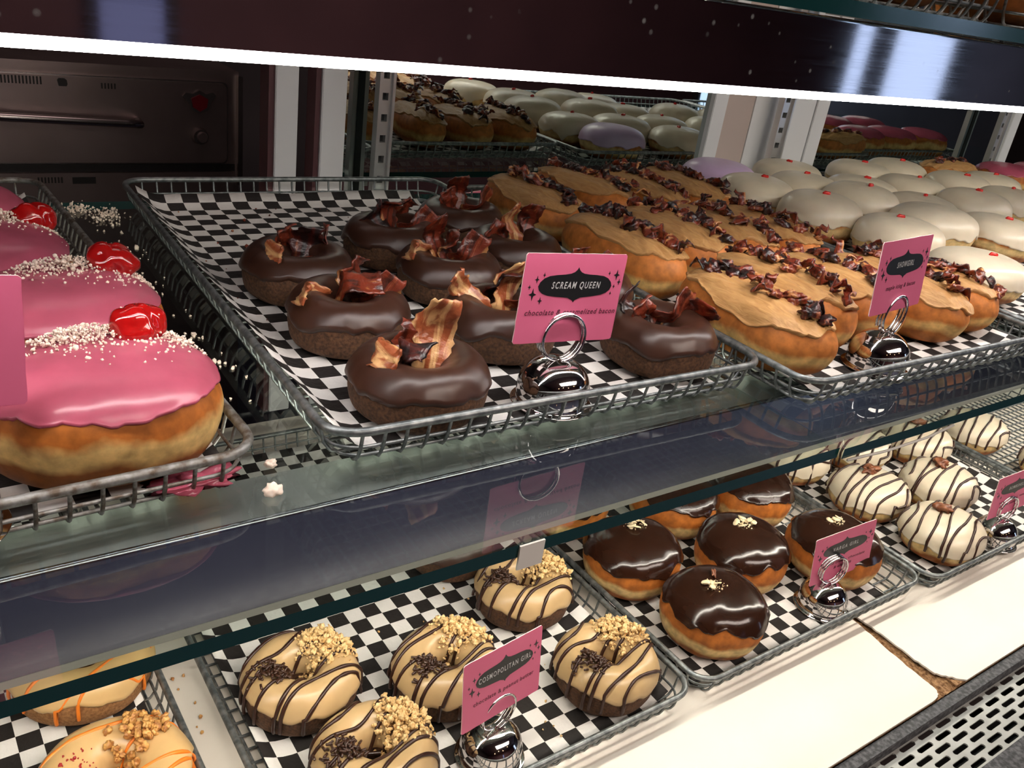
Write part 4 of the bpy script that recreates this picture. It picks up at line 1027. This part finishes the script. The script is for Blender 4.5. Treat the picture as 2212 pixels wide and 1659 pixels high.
def card(c, yaw, roll, tilt, title, sub, label, tsize=.0062, ssize=.0046, shear=.15, sub_y=-.0095, txs=1.0):
    e = empty('flavour_card', c, 0, label, 'card', 'pink flavour cards'); e.rotation_mode = 'XYZ'
    cy, sy = math.cos(yaw), math.sin(yaw); u = Vector((cy, sy, 0)); n = Vector((sy, -cy, 0)); up = Vector((0, 0, 1))
    up2 = up*math.cos(tilt)-n*math.sin(tilt); u2 = u*math.cos(roll)+up2*math.sin(roll); v2 = up2*math.cos(roll)-u*math.sin(roll); w2 = v2.cross(u2)*-1
    w2 = -u2.cross(v2)          # local +y points away from the viewer
    m = Matrix.Identity(3)
    for i in range(3): m[i][0], m[i][1], m[i][2] = u2[i], w2[i]*-1 if False else w2[i], v2[i]
    if m.determinant() < 0:
        for i in range(3): m[i][1] *= -1
    e.rotation_euler = m.to_euler()
    hw, hh = CW/2, CHH/2; rn = random.Random(len(title)); pts = []
    corners = [(-hw, -hh), (hw, -hh), (hw, hh), (-hw, hh)]
    for a, b in zip(corners, corners[1:]+corners[:1]):
        cc = .0012; L_ = math.hypot(b[0]-a[0], b[1]-a[1])
        for i in ([cc/L_*12] + list(range(1, 12)) + [12-cc/L_*12]): t = i/12; pts.append((a[0]+(b[0]-a[0])*t+rn.uniform(-.00022, .00022), a[1]+(b[1]-a[1])*t+rn.uniform(-.00022, .00022)))
    bm = bmesh.new(); A = [bm.verts.new((x, -.0004, z)) for x, z in pts]; B = [bm.verts.new((x, .0004, z)) for x, z in pts]
    bm.faces.new(A); bm.faces.new(B[::-1]); k = len(pts)
    for i in range(k): bm.faces.new((A[i], B[i], B[(i+1) % k], A[(i+1) % k])).material_index = 1
    bmesh.ops.triangulate(bm, faces=[f for f in bm.faces if len(f.verts) > 4])
    me = to_mesh('card_sheet', bm, M['card'], False); me.materials.append(M['card_edge']); link('card_sheet', me, None, e)
    if title:
        def q(a, b): return (-hw+a*CW, hh-b*CHH)
        up_ = [(.52, .150), (.533, .178), (.553, .202), (.585, .219), (.64, .229), (.72, .235), (.79, .246), (.84, .272), (.875, .315), (.888, .360), (.875, .405), (.84, .440), (.79, .462), (.72, .474), (.64, .480), (.585, .490), (.553, .503), (.533, .520), (.52, .545)]
        left = [(1.04-a, b) for a, b in up_[::-1][1:-1]]
        plate('name_badge', [q(a, b) for a, b in up_+left], -.00062, -.0004, M['print_black'], e)
        for (a, b, s_) in ((.925, .235, .052), (.962, .315, .032), (.915, .365, .020), (.845, .215, .020), (.892, .445, .018), (.132, .285, .036), (.110, .450, .060), (.190, .52, .036), (.070, .368, .024), (.195, .235, .024)):
            cx, cz = q(a, b); S = s_*CHH; st = []
            for i in range(8):
                an = PI/4*i; rr = S if i % 2 == 0 else S*.34
                st.append((cx+rr*.85*math.cos(an), cz+rr*1.15*math.sin(an)))
            plate('star', st, -.00060, -.0004, M['print_black'], e)
        tx, tz = q(.52, .352); text(title, tsize, M['print_white'], e, (tx, -.00075, tz), shear, 'title_lettering', 1.32, .00010, txs*.86)
        for i, line in enumerate(sub):
            tx, tz = q(.52, .655+.105*i); text(line, ssize, M['print_plum'], e, (tx, -.0006, tz), shear, 'flavour_lettering', 1.15, .00008)
    return e
holder(.3690, .4205, .0062, R(-3), 'chrome card holder with wire coil under the scream queen card')
card((.372, .4215, .085), R(-2), R(-3.6), R(3.2), 'SCREAM QUEEN', ['chocolate & caramelized bacon'], 'pink card reading scream queen on the chocolate doughnut tray', .0066, .0053, .22, txs=.80)
holder(.6990, .3760, .0062, R(5), 'chrome card holder at the front of the maple bar tray')
card((.6940, .3770, .0930), R(4.8), R(.6), R(6.6), 'SHOWGIRL', ['maple icing & bacon'], 'pink card reading showgirl in front of the maple bars', .0068, .0053, .22, txs=.78)
holder(.3460, .3930, ZD+.0062, R(9), 'chrome card holder at the bottom edge of the picture')
card((.347, .3940, -.2230), R(9.3), R(-1.8), R(9), 'COSMOPOLITAN GIRL', ['chocolate & peanut butter'], 'pink card reading cosmopolitan girl beside striped peanut doughnuts', .0066, .0053, .0, txs=.80)
holder(.7850, .3900, ZD+.0062, R(-9), 'chrome card holder at the front of the ganache doughnuts')
card((.798, .3925, -.2390), R(-9.1), R(9), R(2.3), 'VARGA GIRL', ['almond cream, chocolate', '& almonds'], 'pink card reading varga girl in front of a ganache doughnut', .0066, .0052, .2, txs=.9)
holder(1.128, .3720, ZD+.0062, R(-5), 'chrome card holder at the right edge in the white striped tray')
card((1.132, .3735, -.2330), R(-6), R(6), R(2), 'BOMBSHELL', ['spicy cinnamon, vanilla', '& pecans'], 'pink card reading bombshell at the right edge of the picture', .0066, .0052, .2, txs=.85)
holder(.001, .4115, .0062, R(0), 'chrome card holder left of the nearest pink doughnut')
card((.0015, .4120, .1010), R(0), R(-3), R(2), '', [], 'blank looking pink card cut by the left edge beside the pink doughnuts')

# ------------------------------------------------------------------ small leftovers
rn = random.Random(9)
def crumb_pile(name, pts, m, smin, smax, label, seed, cat='crumbs'):
    return tag(link(name, crumbs_mesh(name, m, pts, smin, smax, seed)), label, cat, None, 'stuff')
pts = [Vector((.158+rn.gauss(0, .010), .945+rn.gauss(0, .010), .0012+rn.random()*.003)) for _ in range(110)] + [Vector((.182+rn.gauss(0, .008), .925+rn.gauss(0, .014), .001+rn.random()*.002)) for _ in range(90)]
pts += [Vector((rn.uniform(.158, .192), rn.uniform(.5, .92), .0008)) for _ in range(60)]
crumb_pile('sugar_crumbs', pts, M['powder'], .0006, .0016, 'scattered pink sugar crumbs on the glass between the two left trays', 1)
for k, (x, y, lab) in enumerate([(.1635, .419, 'small popcorn like crumb on the glass between the left trays, farther one'), (.1545, .392, 'larger crumb on the glass in front of the gap between the trays')]):
    bm = bmesh.new(); bmesh.ops.create_icosphere(bm, subdivisions=3, radius=1)
    for v in bm.verts:
        p = v.co.copy(); d = 1+.5*noise.noise(p*1.8+Vector((k*4, 0, 0)))+.2*noise.noise(p*5); v.co = Vector((p.x*.0042, p.y*.0034, p.z*.0030))*d*(.85+.35*k)
    o = tag(link('crumb', to_mesh('crumb', bm, M['powder'])), lab, 'crumb'); o.location = (x, y, .0030)
c, s_ = math.cos(R(-1.7)), math.sin(R(-1.7))
pts = [Vector((*on(.1935, .3985, R(-1.7), rn.uniform(.02, .32), rn.uniform(.2, .53)), .0075)) for _ in range(70)]
crumb_pile('bacon_crumbs', pts, M['bacon'], .0006, .0015, 'bacon crumbs on the checkered paper behind the chocolate doughnuts', 2)
pts = [Vector((rn.uniform(.19, .50), rn.uniform(.38, .62), ZD+.0072)) for _ in range(60)]
crumb_pile('peanut_crumbs', pts, M['peanut'], .0006, .0016, 'peanut crumbs on the checkered paper around the striped doughnuts', 3)
pts = [Vector((rn.uniform(.145, .160), rn.uniform(.42, .60), ZD+.0016)) for _ in range(10)]
crumb_pile('nut_crumbs', pts, M['nut_brown'], .0010, .0020, 'nut crumbs on the cream deck between the two left lower trays', 4)
# smear of pink icing on the paper at the front of the pink tray
bm = bmesh.new(); bmesh.ops.create_icosphere(bm, subdivisions=4, radius=1)
for v in bm.verts:
    p = v.co.copy(); d = 1+.6*noise.noise(p*2.1)+.25*noise.noise(p*6); v.co = Vector((p.x*.021*d, p.y*.012*d, max(0, p.z)*.0045*d))
o = tag(link('icing_smear', to_mesh('icing_smear', bm, M['pink_icing'])), 'crushed smear of pink icing on the paper at the front of the pink tray', 'icing'); o.location = (.118, .4130, .0062)
# tape scraps on the glass edge
bm = bmesh.new(); box_bm(bm, .2565, .2735, .2955, .2968, -.0165, -.0005); o = tag(link('tape_scrap', to_mesh('tape_scrap', bm, M['tape'], False)), 'scrap of clear tape hanging from the front edge of the middle shelf', 'tape')
bm = bmesh.new(); tube_bm(bm, [(.552, .2925, -.0098), (.60, .2915, -.0120), (.66, .2920, -.0122), (.70, .2935, -.0095)], .0011, 6)
tag(link('white_strip', to_mesh('white_strip', bm, M['tape'])), 'thin white strip sagging under the front edge of the right glass plate', 'cord')
# small warm lamps over the shop, seen only as glints in the chrome
for k, (x, y) in enumerate([(.2, -1.6), (.9, -1.9), (1.7, -1.5), (-.5, -1.9)]):
    e = empty('pendant_lamp', (x, y, 1.15), 0, ('first', 'second', 'third', 'fourth')[k]+' small warm pendant lamp over the shop floor, counted from the middle', 'lamp', 'pendant lamps over the shop floor')
    bm = bmesh.new(); bmesh.ops.create_icosphere(bm, subdivisions=3, radius=.035); link('bulb', to_mesh('bulb', bm, M['lamp']), None, e)
    bm = bmesh.new(); tube_bm(bm, [(0, 0, .03), (0, 0, .65)], .004, 6); link('cord', to_mesh('cord', bm, M['slot']), None, e)
